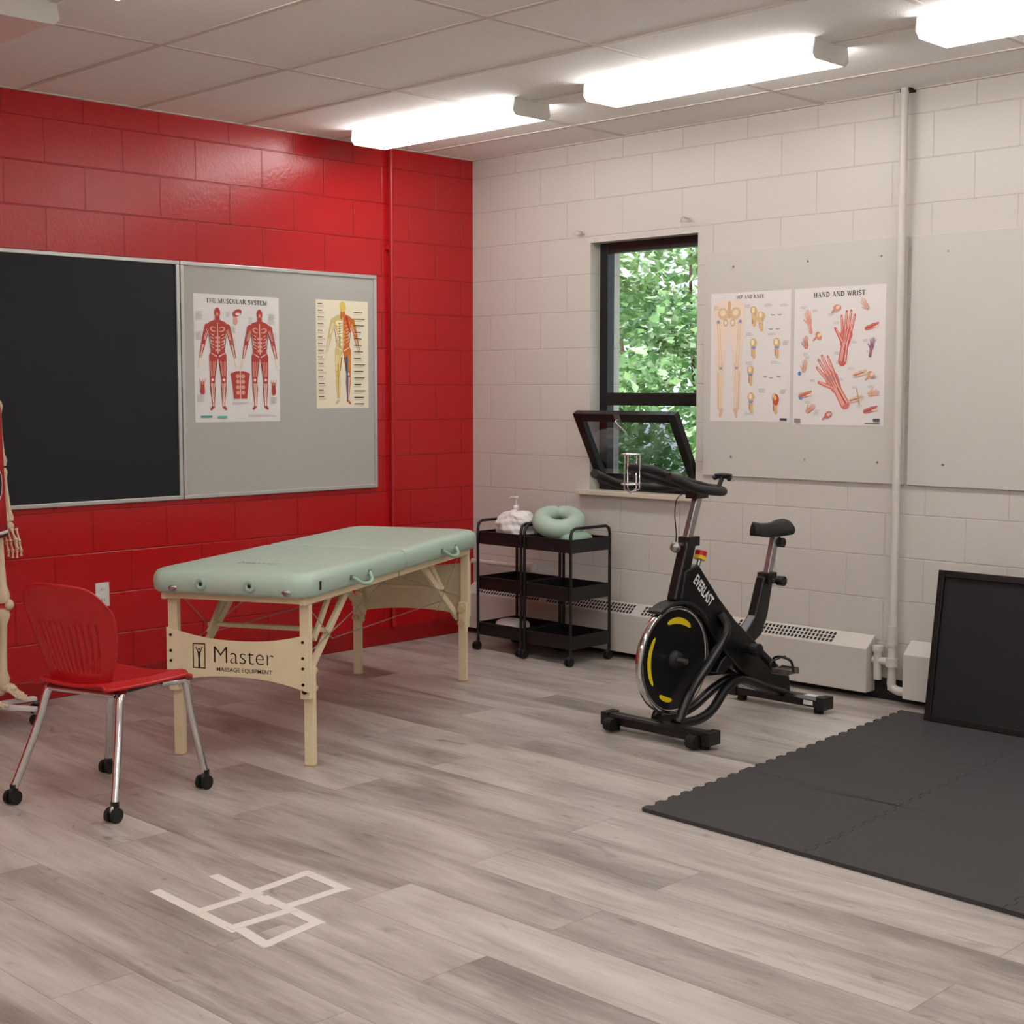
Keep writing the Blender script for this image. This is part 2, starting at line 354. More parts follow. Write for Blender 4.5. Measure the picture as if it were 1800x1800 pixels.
# heaters
def heater(name,x0,x1,lab,gr):
    h=thing(name,(x0,0,0),lab,"heater",group="baseboard heaters along the white wall")
    L=x1-x0
    b=MB(); b.prism([(-0.014,0.035),(-0.10,0.035),(-0.10,0.245),(-0.03,0.30),(-0.014,0.30)],0,L,'x','heater'); b.obj("heater_body",h,bevel=0.004)
    p0=Vector((0,-0.10,0.245));p1=Vector((0,-0.03,0.30)); e=(p1-p0); n=Vector((0,-e.z,e.y)).normalized()*0.0012
    for g0,g1 in gr:
        b=MB(); cnt=int((g1-g0)/0.022)
        A=p0+e*.08+n*.5;B=p0+e*.92+n*.5
        b.add([(g0-.01,A.y,A.z),(g1+.01,A.y,A.z),(g1+.01,B.y,B.z),(g0-.01,B.y,B.z)],[(0,1,2,3)],'heater')
        for i in range(cnt):
            xx=g0+i*0.022
            for (a,c) in ((0.14,0.34),(0.40,0.60),(0.66,0.86)):
                A=p0+e*a+n;B=p0+e*c+n
                b.add([(xx,A.y,A.z),(xx+0.014,A.y,A.z),(xx+0.014,B.y,B.z),(xx,B.y,B.z)],[(0,1,2,3)],'dark')
        b.obj("heater_grille",h,fixn=False)
    return h
heater("baseboard_heater",0.03,2.77,"long white enamel baseboard heater with slotted top grille",[(0.10,0.62),(0.66,1.30),(1.36,1.95),(1.98,2.56)])
heater("baseboard_heater",2.96,4.6,"white baseboard heater section beyond the pipe",[(0.3,1.5)])
# outlet
o=MB(); o.box(0,0.006,-0.036,0.036,-0.058,0.058,'plasticw'); o.box(0.006,0.008,-0.018,0.018,0.008,0.042,'plasticw'); o.box(0.006,0.008,-0.018,0.018,-0.042,-0.008,'plasticw')
for zz in (0.025,-0.025):
    o.box(0.008,0.0085,-0.009,-0.006,zz-0.006,zz+0.006,'dark'); o.box(0.008,0.0085,0.006,0.009,zz-0.006,zz+0.006,'dark')
tag(o.obj("wall_outlet",loc=(0,-2.50,0.47),bevel=0.001),"white electrical outlet plate on red block wall","outlet")
# light fixtures
def fixture(x,y,lit):
    f=thing("ceiling_light",(x,y,H),"lit wraparound fluorescent fixture on the tile ceiling" if lit else "unlit wraparound fluorescent fixture on the tile ceiling","light",group="fluorescent ceiling fixtures")
    b=MB(); b.box(0.01,1.19,-0.08,0.08,-0.022,0,'plasticw'); b.obj("fixture_housing",f)
    b=MB(); b.prism([(-0.085,-0.018),(-0.125,-0.056),(-0.105,-0.076),(0.105,-0.076),(0.125,-0.056),(0.085,-0.018)],0.008,1.192,'x','lens' if lit else 'lensoff'); b.obj("light_diffuser",f)
    for xx in (0,1.192):
        b=MB(); b.prism([(-0.118,0),(-0.127,-0.058),(-0.107,-0.079),(0.107,-0.079),(0.127,-0.058),(0.118,0)],xx,xx+0.008,'x','plasticw'); b.obj("end_cap",f,bevel=0.002)
    return f
for k in range(5): fixture(0.28+1.63*k,-1.03,True)
for k in range(5): fixture(0.28+1.63*k,-3.57,k>0)
for k in range(5): fixture(0.28+1.63*k,-6.1,True)
# ------------------------------------------------------------------ boards on red wall
def framed(name,y0,y1,z0,z1,face,lab,cat):
    o=thing(name,(0.0,y0,z0),lab,cat); w=y1-y0; h=z1-z0
    b=MB(); b.box(0.002,0.016,0.012,w-0.012,0.012,h-0.012,face); b.obj("board_surface",o)
    b=MB(); t=0.02
    b.box(0,0.024,0,w,0,t,'alu'); b.box(0,0.024,0,w,h-t,h,'alu'); b.box(0,0.024,0,t,t,h-t,'alu'); b.box(0,0.024,w-t,w,t,h-t,'alu'); b.obj("board_frame",o,bevel=0.003)
    return o
framed("chalkboard",-3.27,-2.045,0.91,2.10,'chalk',"black chalkboard with aluminium frame on red wall","chalkboard")
framed("bulletin_board",-2.04,-0.77,0.91,2.10,'pin',"grey pinboard with aluminium frame holding anatomy posters","board")
# ------------------------------------------------------------------ poster art
def arcp(cx,cy,rx,ry,a0,a1,n=10):
    return [(cx+rx*math.cos(math.radians(a0+(a1-a0)*i/n)),cy+ry*math.sin(math.radians(a0+(a1-a0)*i/n))) for i in range(n+1)]
GL={'T':(.82,[('V',.41,0,1),('l',[(.05,.8),(.05,.97),(.77,.97),(.77,.8)])]),
'H':(.92,[('V',.18,0,1),('V',.74,0,1),('l',[(.18,.5),(.74,.5)])]),
'E':(.76,[('V',.18,0,1),('l',[(.18,.97),(.66,.97),(.66,.8)]),('l',[(.18,.5),(.5,.5)]),('l',[(.18,.03),(.68,.03),(.68,.22)])]),
'M':(1.12,[('t',.15,0,1),('L',[(.15,1),(.54,.06)]),('l',[(.54,.06),(.92,1)]),('V',.94,0,1)]),
'U':(.90,[('V',.18,.3,1),('l',arcp(.45,.3,.27,.28,180,360)),('t',.72,.3,1)]),
'S':(.66,[('L',[(.56,.82)]+arcp(.33,.74,.22,.24,50,230,8)+arcp(.34,.27,.24,.26,60,-140,8))]),
'C':(.84,[('L',arcp(.46,.5,.36,.48,75,285,14)),('l',[(.55,.97),(.72,.9),(.74,.72)]),('l',[(.55,.03),(.74,.14),(.76,.26)])]),
'L':(.74,[('V',.18,0,1),('l',[(.18,.03),(.66,.03),(.66,.24)])]),
'A':(.90,[('l',[(.14,0),(.44,1)]),('L',[(.44,1),(.76,0)]),('l',[(.24,.34),(.64,.34)]),('l',[(.03,.02),(.26,.02)]),('l',[(.64,.02),(.9,.02)])]),
'R':(.88,[('V',.18,0,1),('L',[(.18,.97)]+arcp(.42,.75,.24,.22,90,-90,7)+[(.18,.53)]),('L',[(.42,.5),(.76,.03),(.86,.03)])]),
'Y':(.86,[('V',.43,0,.45),('L',[(.12,1),(.43,.45)]),('l',[(.43,.45),(.74,1)]),('l',[(.02,.98),(.26,.98)]),('l',[(.62,.98),(.86,.98)])]),
'I':(.40,[('V',.2,0,1)]),
'P':(.80,[('V',.18,0,1),('L',[(.18,.97)]+arcp(.42,.73,.27,.24,90,-90,7)+[(.18,.49)])]),
'N':(.94,[('t',.16,0,1),('L',[(.16,1),(.76,.02)]),('t',.78,0,1)]),
'K':(.90,[('V',.18,0,1),('l',[(.2,.42),(.7,.97)]),('L',[(.34,.56),(.76,.02),(.86,.02)])]),
'D':(.92,[('V',.18,0,1),('L',[(.18,.97)]+arcp(.36,.5,.42,.47,90,-90,12)+[(.18,.03)])]),
'W':(1.2,[('L',[(.12,1),(.36,.02)]),('l',[(.36,.02),(.6,1)]),('L',[(.6,1),(.84,.02)]),('l',[(.84,.02),(1.08,1)]),('l',[(.02,.98),(.24,.98)]),('l',[(.96,.98),(1.18,.98)])]),
' ':(.42,[])}
class Art:
    def __init__(s,w,h): s.w=w;s.h=h;s.v=[];s.f=[];s.c=[];s.z=0.0006
    def poly(s,pts,c,z=None):
        if z is None: s.z+=0.000008; z=s.z
        o=len(s.v); s.v+= [(p[0],p[1],z) for p in pts]; s.f.append(tuple(range(o,o+len(pts)))); s.c.append(c)
    def rect(s,x0,y0,x1,y1,c): s.poly([(x0,y0),(x1,y0),(x1,y1),(x0,y1)],c)
    def ell(s,cx,cy,rx,ry,c,rot=0,n=14):
        k,q=math.cos(rot),math.sin(rot)
        s.poly([(cx+rx*math.cos(t)*k-ry*math.sin(t)*q,cy+rx*math.cos(t)*q+ry*math.sin(t)*k) for t in [2*math.pi*i/n for i in range(n)]],c)
    def limb(s,a,b,r0,r1,c,n=5):
        dx,dy=b[0]-a[0],b[1]-a[1]; an=math.atan2(dy,dx); P=[]
        for i in range(n+1):
            t=an+math.pi/2+math.pi*i/n; P.append((a[0]+r0*math.cos(t),a[1]+r0*math.sin(t)))
        for i in range(n+1):
            t=an-math.pi/2+math.pi*i/n; P.append((b[0]+r1*math.cos(t),b[1]+r1*math.sin(t)))
        s.poly(P,c)
    def line(s,P,r,c):
        for a,b in zip(P[:-1],P[1:]): s.limb(a,b,r,r,c,2)
    def serif(s,body,cx,y,h,c,sp=0.10):
        w=sum(GL[k][0]+sp for k in body)*h; x=cx-w/2; tk=.105*h; tn=.045*h
        for k in body:
            gw,st=GL[k]
            for q in st:
                if q[0] in 'Vt':
                    X=x+q[1]*h; r=tk if q[0]=='V' else tn
                    s.rect(X-r,y+q[2]*h,X+r,y+q[3]*h,c)
                    if q[2]==0: s.rect(X-.18*h,y,X+.18*h,y+.07*h,c)
                    if q[3]==1: s.rect(X-.18*h,y+.93*h,X+.18*h,y+h,c)
                else: s.line([(x+p[0]*h,y+p[1]*h) for p in q[1]],tk*.85 if q[0]=='L' else tn,c)
            x+=(gw+sp)*h
    def lines(s,x,y,w,n,c=(165,160,158),dy=0.0045):
        for i in range(n): s.rect(x,y-i*dy,x+w*random.uniform(0.6,1),y-i*dy+0.0012,c)
    def build(s,name,parent):
        me=bpy.data.meshes.new(name); me.from_pydata(s.v,[],s.f); me.materials.append(M['ink'])
        a=me.color_attributes.new("ink",'FLOAT_COLOR','CORNER')
        for p,c in zip(me.polygons,s.c):
            k=lin(c)+(1,)
            for li in p.loop_indices: a.data[li].color=k
        o=bpy.data.objects.new(name,me); COL.objects.link(o); o.parent=parent; return o
def poster(wall,u,z,w,h,paper,lab):
    b=MB(); b.box(0,w,0,h,0,0.0005,paper)
    o=b.obj("anatomy_poster")
    if wall=='R': Mx=Matrix(((0,0,1,0.0165),(1,0,0,u),(0,1,0,z),(0,0,0,1)))
    else: Mx=Matrix(((1,0,0,u),(0,0,-1,-0.0145),(0,1,0,z),(0,0,0,1)))
    o.matrix_world=Mx
    tag(o,lab,"poster")
    return o
RD=(182,62,52);RL=(226,160,140);RK=(120,30,30);CR=(240,224,204)
def human(A,cx,y0,Hh,main=RD,lt=RL,dk=RK,half=None):
    P=lambda x,y:(cx+x*Hh,y0+y*Hh)
    mc=lambda s:(main if (half is None or s>0) else half)
    for s in (1,-1):
        c=mc(s)
        A.limb(P(.05*s,.52),P(.065*s,.30),.050*Hh,.030*Hh,c); A.limb(P(.065*s,.29),P(.062*s,.20),.027*Hh,.032*Hh,c); A.limb(P(.062*s,.2),P(.058*s,.05),.030*Hh,.013*Hh,c)
        A.limb(P(.058*s,.04),P(.085*s,.012),.016*Hh,.012*Hh,c)
        A.limb(P(.115*s,.80),P(.160*s,.66),.034*Hh,.023*Hh,c); A.limb(P(.160*s,.65),P(.20*s,.50),.025*Hh,.011*Hh,c)
        A.limb(P(.20*s,.49),P(.212*s,.45),.017*Hh,.012*Hh,CR)
        for k in (-.010,0,.010): A.limb(P(.215*s+k,.45),P(.22*s+k*2,.41),.005*Hh,.003*Hh,CR)
        A.poly([P(0,.5),P(.085*s,.5),P(.08*s,.60),P(.07*s,.66),P(.10*s,.75),P(.12*s,.82),P(.09*s,.85),P(.03*s,.87),P(0,.87)][::s],c)
    A.limb(P(0,.84),P(0,.91),.03*Hh,.026*Hh,main); A.ell(*P(0,.94),.034*Hh,.048*Hh,main)
    for s in (1,-1):
        c=lt if (half is None or s>0) else (250,240,190)
        A.ell(*P(.05*s,.78),.038*Hh,.026*Hh,c,0.3*s); A.ell(*P(.04*s,.78),.03*Hh,.014*Hh,main if half is None or s>0 else half,0.3*s)
        for i in range(4): A.ell(*P(.018*s,.70-.04*i),.012*Hh,.014*Hh,c)
        for i in range(5): A.limb(P(.045*s,.72-.03*i),P(.075*s,.735-.03*i),.003*Hh,.002*Hh,CR)
        for k in (-.030,-.018,0.0,.018,.030): A.limb(P(.055*s+k,.47),P(.063*s+k*.6,.33),.003*Hh,.0025*Hh,c)
        for k in (-.02,-.008,.008,.02): A.limb(P(.062*s+k*.9,.26),P(.06*s+k*.3,.08),.003*Hh,.002*Hh,CR)
        A.ell(*P(.065*s,.295),.015*Hh,.015*Hh,CR); A.limb(P(.058*s,.10),P(.058*s,.045),.006*Hh,.007*Hh,CR)
        A.limb(P(.12*s,.78),P(.155*s,.68),.004*Hh,.004*Hh,c); A.limb(P(.105*s,.77),P(.145*s,.68),.003*Hh,.003*Hh,CR)
        for k in (-.008,.004): A.limb(P(.165*s+k,.63),P(.195*s+k*.5,.51),.0035*Hh,.0025*Hh,CR)
        A.limb(P(.08*s,.60),P(.10*s,.73),.004*Hh,.003*Hh,dk); A.limb(P(.02*s,.45),P(.035*s,.33),.006*Hh,.003*Hh,dk)
        A.limb(P(.015*s,.52),P(.075*s,.55),.005*Hh,.003*Hh,CR)
    A.limb(P(0,.55),P(0,.84),.004*Hh,.003*Hh,CR); A.ell(*P(0,.925),.012*Hh,.018*Hh,lt)
def hand(A,cx,cy,S,rot,c=(205,90,80),b2=(238,190,170),dk=(150,40,40),arm=True):
    k,q=math.cos(rot),math.sin(rot)
    P=lambda x,y:(cx+(x*k-y*q)*S,cy+(x*q+y*k)*S)
    if arm: A.limb(P(0,-.75),P(0,-.25),.15*S,.13*S,c)
    A.poly([P(-.16,-.28),P(.14,-.28),P(.22,.1),P(.17,.25),P(-.18,.25),P(-.22,.05)],c)
    tips=[(-.26,.62),(-.10,.78),(.05,.82),(.2,.70)]; bs=[(-.15,.2),(-.06,.22),(.04,.22),(.14,.2)]
    for t,b_ in zip(tips,bs):
        A.limb(P(*b_),P(*t),.055*S,.036*S,c); A.limb(P(b_[0]*.5,-.2),P(t[0]*.95,t[1]*.95),.022*S,.016*S,b2); A.limb(P(b_[0]*.6+.02,-.2),P(*b_),.007*S,.006*S,dk)
    A.limb(P(-.12,-.12),P(-.42,.22),.07*S,.04*S,c); A.limb(P(-.1,-.15),P(-.38,.2),.018*S,.014*S,b2)
    if arm:
        for x in (-.09,-.05,-.01,.03,.07,.1): A.limb(P(x,-.74),P(x*.8,-.2),.012*S,.01*S,b2 if x<0 or x>.06 else dk)
p=poster('R',-1.965,1.295,0.525,0.65,'paper',"muscular system wall chart with two red figures"); A=Art(.525,.65)
A.serif("THE MUSCULAR SYSTEM",.2625,.607,.022,(40,35,35))
human(A,.14,.06,.53); human(A,.40,.06,.53)
A.ell(.26,.56,.03,.018,RD,.4); A.ell(.265,.555,.015,.008,CR); A.ell(.25,.52,.012,.022,RL)
A.poly([(.235,.12),(.315,.12),(.325,.2),(.335,.25),(.30,.262),(.25,.262),(.215,.25),(.225,.2)],RD)
for i in range(4):
    for s in (-1,1): A.ell(.275+s*.016,.235-.028*i,.012,.011,RL)
A.limb((.275,.12),(.275,.26),.002,.002,CR)
for x,y in ((.045,.175),(.485,.17)):
    A.limb((x,y-.02),(x,y+.025),.014,.01,RD); [A.limb((x+k,y+.02),(x+k*1.8,y+.045),.003,.002,RL) for k in (-.01,0,.01)]
for x,y,w,n in ((.01,.56,.055,10),(.215,.49,.04,8),(.455,.56,.05,12),(.01,.46,.045,10),(.465,.46,.05,8),(.215,.42,.035,8),(.01,.14,.05,9),(.46,.125,.05,8),(.22,.10,.11,3),(.19,.56,.03,6),(.33,.54,.03,8),(.31,.45,.03,6)): A.lines(x,y,w,n)
A.rect(.03,.025,.10,.035,(90,150,150)); A.rect(.13,.02,.19,.032,(90,190,180)); A.lines(.32,.035,.18,3)
A.build("printed_artwork",p)
p=poster('R',-1.195,1.36,0.365,0.59,'paper2',"cream anatomy chart with half skeleton half muscle figure"); A=Art(.365,.59)
A.rect(.004,.004,.361,.586,(240,231,204))
human(A,.185,.02,.57,main=(206,112,40),lt=(225,160,60),dk=(150,60,30),half=(214,196,130))
A.ell(.185,.02+.57*.94,.022,.03,(225,200,90)); A.limb((.163,.33),(.163,.47),.003,.003,(120,105,60))
for i in range(6): A.limb((.183,.475-.014*i),(.148,.468-.014*i),.0022,.0022,(250,244,215))
A.limb((.21,.28),(.215,.04),.008,.004,(60,90,120)); A.limb((.15,.24),(.15,.06),.007,.004,(215,175,60)); A.limb((.21,.5),(.235,.42),.008,.005,(190,50,30))
for i in range(15):
    y=.565-.036*i
    A.rect(.012,y,.012+random.uniform(.03,.05),y+.0045,(90,80,70)); A.lines(.012,y-.007,.06,3,(165,155,135))
    if y>.06: A.rect(.262,y-.04,.262+random.uniform(.05,.08),y-.035,(60,52,45)); A.lines(.262,y-.047,.07,2,(165,155,135))
A.build("printed_artwork",p)
p=poster('B',1.78,1.30,0.485,0.65,'paper',"hip and knee anatomy chart with leg bones"); A=Art(.485,.65)
A.serif("HIP AND KNEE",.2425,.618,.0165,(50,42,40))
def bone(a,b,r,c=(226,204,170),e=1.7):
    A.limb(a,b,r,r*.9,c); A.ell(a[0],a[1],r*e,r*e,c); A.ell(b[0],b[1],r*e*1.1,r*e,c); A.limb(a,b,r*.3,r*.3,(240,226,200))
for s in (-1,1):
    A.limb((.115+s*.048,.52),(.115+s*.055,.08),.040,.020,(238,216,200)); A.limb((.115+s*.05,.57),(.115+s*.048,.4),.050,.042,(240,220,204))
    A.ell(.115+s*.038,.545,.034,.03,(220,192,150),s*.6); A.ell(.115+s*.04,.55,.018,.016,(240,222,190)); A.ell(.115+s*.022,.50,.016,.02,(214,186,150),0); A.ell(.115+s*.022,.50,.008,.010,(245,232,215))
    bone((.115+s*.066,.50),(.115+s*.050,.28),.009); bone((.115+s*.048,.262),(.115+s*.045,.06),.008)
    A.ell(.115+s*.049,.27,.011,.006,(150,155,205)); A.limb((.115+s*.066,.25),(.115+s*.062,.06),.0035,.003,(215,188,150)); A.limb((.115+s*.045,.06),(.115+s*.050,.025),.011,.007,(220,190,155))
    A.ell(.115+s*.068,.505,.009,.009,(150,150,210))
A.limb((.115,.53),(.115,.6),.01,.01,(214,180,140))
def joint(x,y,c=(218,186,134),k=1.0,a=0.0):
    A.ell(x,y+.02*k,.018*k,.022*k,c,a); A.limb((x,y),(x+.004,y-.04*k),.01*k,.008*k,c); A.ell(x,y,.013*k,.006*k,(140,150,205)); A.ell(x-.004,y+.024*k,.008*k,.012*k,(244,228,190)); A.limb((x-.01,y-.01),(x-.008,y-.035*k),.002,.002,(190,70,60))
for x,y,a in ((.265,.53,.4),(.31,.505,1.2),(.265,.37,0),(.405,.37,.3),(.25,.235,0),(.255,.10,0),(.40,.095,.2)): joint(x,y,k=1.15,a=a)
A.ell(.405,.11,.018,.028,(200,90,60)); A.ell(.4,.12,.008,.012,(235,190,120)); A.limb((.262,.525),(.31,.50),.012,.01,(225,195,140))
for x,y in ((.38,.535),(.42,.535),(.37,.465),(.41,.465),(.34,.23),(.375,.225),(.42,.23)):
    A.line([(x+.012*math.cos(3.5+i*.3),y+.006*math.sin(3.5+i*.3)) for i in range(8)],.0014,(70,60,60))
for x,y,w,n in ((.21,.585,.04,4),(.33,.585,.05,4),(.42,.58,.05,3),(.22,.445,.05,4),(.35,.44,.05,3),(.22,.30,.05,4),(.37,.30,.06,3),(.30,.165,.04,5),(.43,.16,.04,5),(.22,.045,.07,3),(.02,.585,.04,5),(.44,.40,.035,5)): A.lines(x,y,w,n)
A.rect(.43,.008,.47,.02,(90,80,90)); A.build("printed_artwork",p)
p=poster('B',2.285,1.29,0.50,0.66,'paper',"hand and wrist anatomy chart with red hands"); A=Art(.50,.66)
A.serif("HAND AND WRIST",.25,.615,.0225,(45,38,36))
hand(A,.29,.42,.155,-.15,c=(218,104,102)); hand(A,.225,.21,.17,.55,c=(218,124,114))
hand(A,.085,.50,.07,.2,c=(224,160,140)); hand(A,.43,.37,.055,-.2,c=(120,120,160),b2=(210,120,110))
ic=0
for x,y,c in ((.07,.385,(200,90,70)),(.43,.47,(214,120,100)),(.14,.43,(220,150,120)),(.06,.27,(214,150,120)),(.07,.15,(210,140,110)),(.43,.24,(214,160,130)),(.43,.15,(214,150,120)),(.43,.08,(200,110,100)),(.20,.05,(210,120,100)),(.09,.07,(214,130,110)),(.35,.13,(226,200,170)),(.24,.56,(220,150,130)),(.40,.56,(220,160,140)),(.37,.25,(226,190,160))):
    ic+=1
    if ic%3==1: hand(A,x,y,.055,random.uniform(-1.4,1.4),c=c,b2=(240,214,196),arm=False)
    elif ic%3==2: A.limb((x-.03,y-.012),(x+.01,y),.010,.013,c); A.limb((x+.01,y+.002),(x+.032,y+.012),.008,.005,c); A.limb((x+.01,y-.004),(x+.034,y-.004),.006,.004,(240,212,190)); A.limb((x-.03,y-.012),(x+.02,y+.002),.002,.002,(170,60,55))
    else: A.ell(x,y,.022,.016,c,random.uniform(-1,1)); A.ell(x+.004,y+.003,.012,.008,(240,212,190),.5); A.limb((x-.012,y-.006),(x-.03,y-.022),.006,.004,c)
A.ell(.035,.25,.010,.010,(80,150,215)); A.ell(.045,.13,.009,.009,(90,150,215)); A.limb((.355,.17),(.37,.10),.003,.003,(190,160,110))
for i in range(30): A.lines(random.uniform(.01,.44),random.uniform(.05,.58),.035,3)
A.rect(.40,.01,.48,.014,(120,110,110)); A.rect(.445,.02,.48,.035,(90,80,90)); A.rect(.01,.01,.045,.03,(150,140,140)); A.build("printed_artwork",p)
# ------------------------------------------------------------------ MASSAGE TABLE
tb=thing("massage_table",(1.215,-2.02,0),"portable mint vinyl massage table with birch wood legs","massage table",rotz=math.radians(116.5))
X0,X1,Yh,ZT=-1.0,0.955,0.35,0.765
def pad(x0,x1,name):
    near = x0<-.5; far=x1>.5; r=0.08
    def corner(cx,cy,r,a0):
        return [(cx+r*math.cos(a0+math.pi/2*i/8),cy+r*math.sin(a0+math.pi/2*i/8)) for i in range(9)]
    rf=r if far else 0.014; rn=r if near else 0.014
    pts=corner(x1-rf,Yh-rf,rf,0)+corner(x0+rn,Yh-rn,rn,math.pi/2)+corner(x0+rn,-Yh+rn,rn,math.pi)+corner(x1-rf,-Yh+rf,rf,1.5*math.pi)
    N=len(pts); cx=(x0+x1)/2; hw=(x1-x0)/2
    levels=[(0.012,ZT-0.092),(0.003,ZT-0.080),(0.0,ZT-0.05),(0.002,ZT-0.030),(0.009,ZT-0.014),(0.022,ZT-0.005),(0.045,ZT-0.001),(0.10,ZT)]
    vs=[];fs=[]
    for ins,z in levels:
        kx=(hw-ins)/hw; ky=(Yh-ins)/Yh
        for (px,py) in pts: vs.append((cx+(px-cx)*kx,py*ky,z))
    for l in range(len(levels)-1):
        for i in range(N):
            j=(i+1)%N; fs.append((l*N+i,l*N+j,(l+1)*N+j,(l+1)*N+i))
    fs.append(tuple(range(N-1,-1,-1))); fs.append(tuple((len(levels)-1)*N+i for i in range(N)))
    b=MB(); b.add(vs,fs,'mint',True); o=b.obj(name,tb)
    q=o.modifiers.new("w",'EDGE_SPLIT'); q.split_angle=math.radians(60)
    return o
pad(X0,-0.021,"cushion_top"); pad(-0.019,X1,"cushion_top")
for (x0,x1) in ((X0+.05,-0.03),(-0.01,X1-.05)):
    b=MB()
    for s in (-1,1): b.box(x0,x1,s*0.30-0.012,s*0.30+0.012,ZT-0.125,ZT-0.090,'wood')
    b.box(x0,x0+0.025,-0.29,0.29,ZT-0.12,ZT-0.090,'wood'); b.box(x1-0.025,x1,-0.29,0.29,ZT-0.12,ZT-0.090,'wood')
    b.obj("table_frame",tb,bevel=0.003)
LX,LY=0.895,0.288
for sx in (-1,1):
    for sy in (-1,1):
        b=MB(); x=sx*LX; y=sy*LY
        b.box(x-0.014,x+0.014,y-0.021,y+0.021,0.27,ZT-0.09,'wood')
        xo=x+sx*(-0.03)
        b.box(xo-0.014,xo+0.014,y-0.021,y+0.021,0.0,0.40,'wood')
        b.box(xo-0.016,xo+0.016,y-0.022,y+0.022,0.0,0.008,'woodd')
        for z in (0.30,0.37): 
            b.cyl((x+sx*0.014,y,z),(x+sx*0.02,y,z),0.010,'blackp',12); b.cyl((xo-sx*0.014,y,z),(xo-sx*0.04,y,z),0.016,'woodd',12)
        b.obj("leg",tb,bevel=0.003)
def endpanel(x,z0,z1,dip,name):
    pts=[]; n=16; w=LY+0.02
    for i in range(n+1):
        u=-w+2*w*i/n; k=1-(abs(u)/w)**2.2; pts.append((u,z0+dip*k))
    for i in range(n+1):
        u=w-2*w*i/n; k=1-(abs(u)/w)**2.2; pts.append((u,z1-dip*k))
    b=MB(); b.prism(pts,x-0.007,x+0.007,'x','wood'); 
    for s in (-1,1):
        for z in (z0+.03,(z0+z1)/2-.02,(z0+z1)/2+.02,z1-.03): b.cyl((x-0.007,s*LY,z),(x-0.010,s*LY,z),0.006,'blackp',10)
    return b.obj(name,tb,bevel=0.002)
endpanel(-LX-0.022,0.30,0.525,0.042,"end_panel"); endpanel(LX+0.022,0.32,0.60,0.03,"end_panel")
def place_text(parent,body,size,mk,name,Mx,bold=0.0,align='CENTER',sx=1.0):
    vs,fs=textgeo(body,size,bold,align); vs=[(v[0]*sx,v[1],v[2]) for v in vs]; b=MB(); b.add(vs,fs,mk); o=b.obj(name,parent,fixn=False); o.matrix_local=Mx; return o
xf=-LX-0.0295
TM=lambda y,z:Matrix(((0,0,-1,xf),(-1,0,0,y),(0,1,0,z),(0,0,0,1)))
place_text(tb,"Master",0.096,'blackink',"printed_lettering",TM(-0.030,0.395),-0.0014)
place_text(tb,"MASSAGE EQUIPMENT",0.0225,'blackink',"printed_lettering",TM(-0.035,0.362),0.0002,sx=1.08)
b=MB()
for (u0,u1,z0,z1) in ((0.0,0.056,0.0,0.0045),(0.0,0.056,0.0955,0.10),(0,0.0045,0,0.10),(0.0515,0.056,0,0.10)): b.add([(u0,z0,0),(u1,z0,0),(u1,z1,0),(u0,z1,0)],[(0,1,2,3)],'blackink')
b.add([(0.023,0.004,0),(0.033,0.004,0),(0.032,0.035,0),(0.034,0.060,0),(0.044,0.084,0),(0.041,0.087,0),(0.032,0.068,0),(0.024,0.068,0),(0.015,0.087,0),(0.012,0.084,0),(0.022,0.060,0),(0.024,0.035,0)],[tuple(range(12))],'blackink')
b.add([(0.028+.0045*math.cos(i*math.pi/5),0.0765+.0055*math.sin(i*math.pi/5),0.0) for i in range(10)],[tuple(range(10))],'blackink')
o=b.obj("printed_emblem",tb,fixn=False); o.matrix_local=TM(0.190,0.368)
for s in (-1,1):
    y=s*(LY-0.035)
    for P_,Q_,w_,h_ in (((-LX+0.02,y,0.30),(-0.40,y,ZT-0.10),0.016,0.034),((LX-0.02,y,0.32),(0.36,y,ZT-0.10),0.016,0.034),((-0.55,y-s*0.018,ZT-0.11),(-0.72,y-s*0.018,0.47),0.014,0.028),((0.52,y-s*0.018,ZT-0.11),(0.70,y-s*0.018,0.49),0.014,0.028)):
        b=MB(); b.beam(P_,Q_,w_,h_,'wood'); b.obj("leg_brace",tb,bevel=0.002)
for x,z in ((-0.40,ZT-0.12),(0.36,ZT-0.12),(-0.66,0.50),(0.64,0.50)):
    b=MB(); b.beam((x,-LY+.02,z),(x,LY-.02,z),0.03,0.016,'wood'); b.obj("cross_bar",tb,bevel=0.002)
for s in (-1,1):
    b=MB(); y=s*(LY-0.02)
    b.cyl((-LX,y,0.42),(0.0,y,ZT-0.12),0.0025,'steel',6); b.cyl((LX,y,0.42),(0.0,y,ZT-0.12),0.0025,'steel',6)
    b.cyl((-LX,y,ZT-.1),(-0.62,y,0.46),0.002,'steel',6); b.cyl((LX,y,ZT-.1),(0.55,y,0.40),0.002,'steel',6)
    b.cyl((-0.62,y,0.46),(0.62,y,0.44),0.002,'steel',6)
    b.obj("support_cable",tb)
for x in (-0.52,0.50):
    b=MB(); yy=-Yh; z=ZT-0.055
    b.tube(crm([(x-0.09,yy-0.002,z),(x-0.075,yy-0.012,z-0.008),(x-0.05,yy-0.03,z-0.026),(x,yy-0.036,z-0.034),(x+0.05,yy-0.03,z-0.026),(x+0.075,yy-0.012,z-0.008),(x+0.09,yy-0.002,z)],5),0.008,'mintd',10)
    for k in (-0.09,0.09): b.box(x+k-0.012,x+k+0.012,yy-0.006,yy+0.002,z-0.010,z+0.010,'steel')
    b.obj("carry_handle",tb)
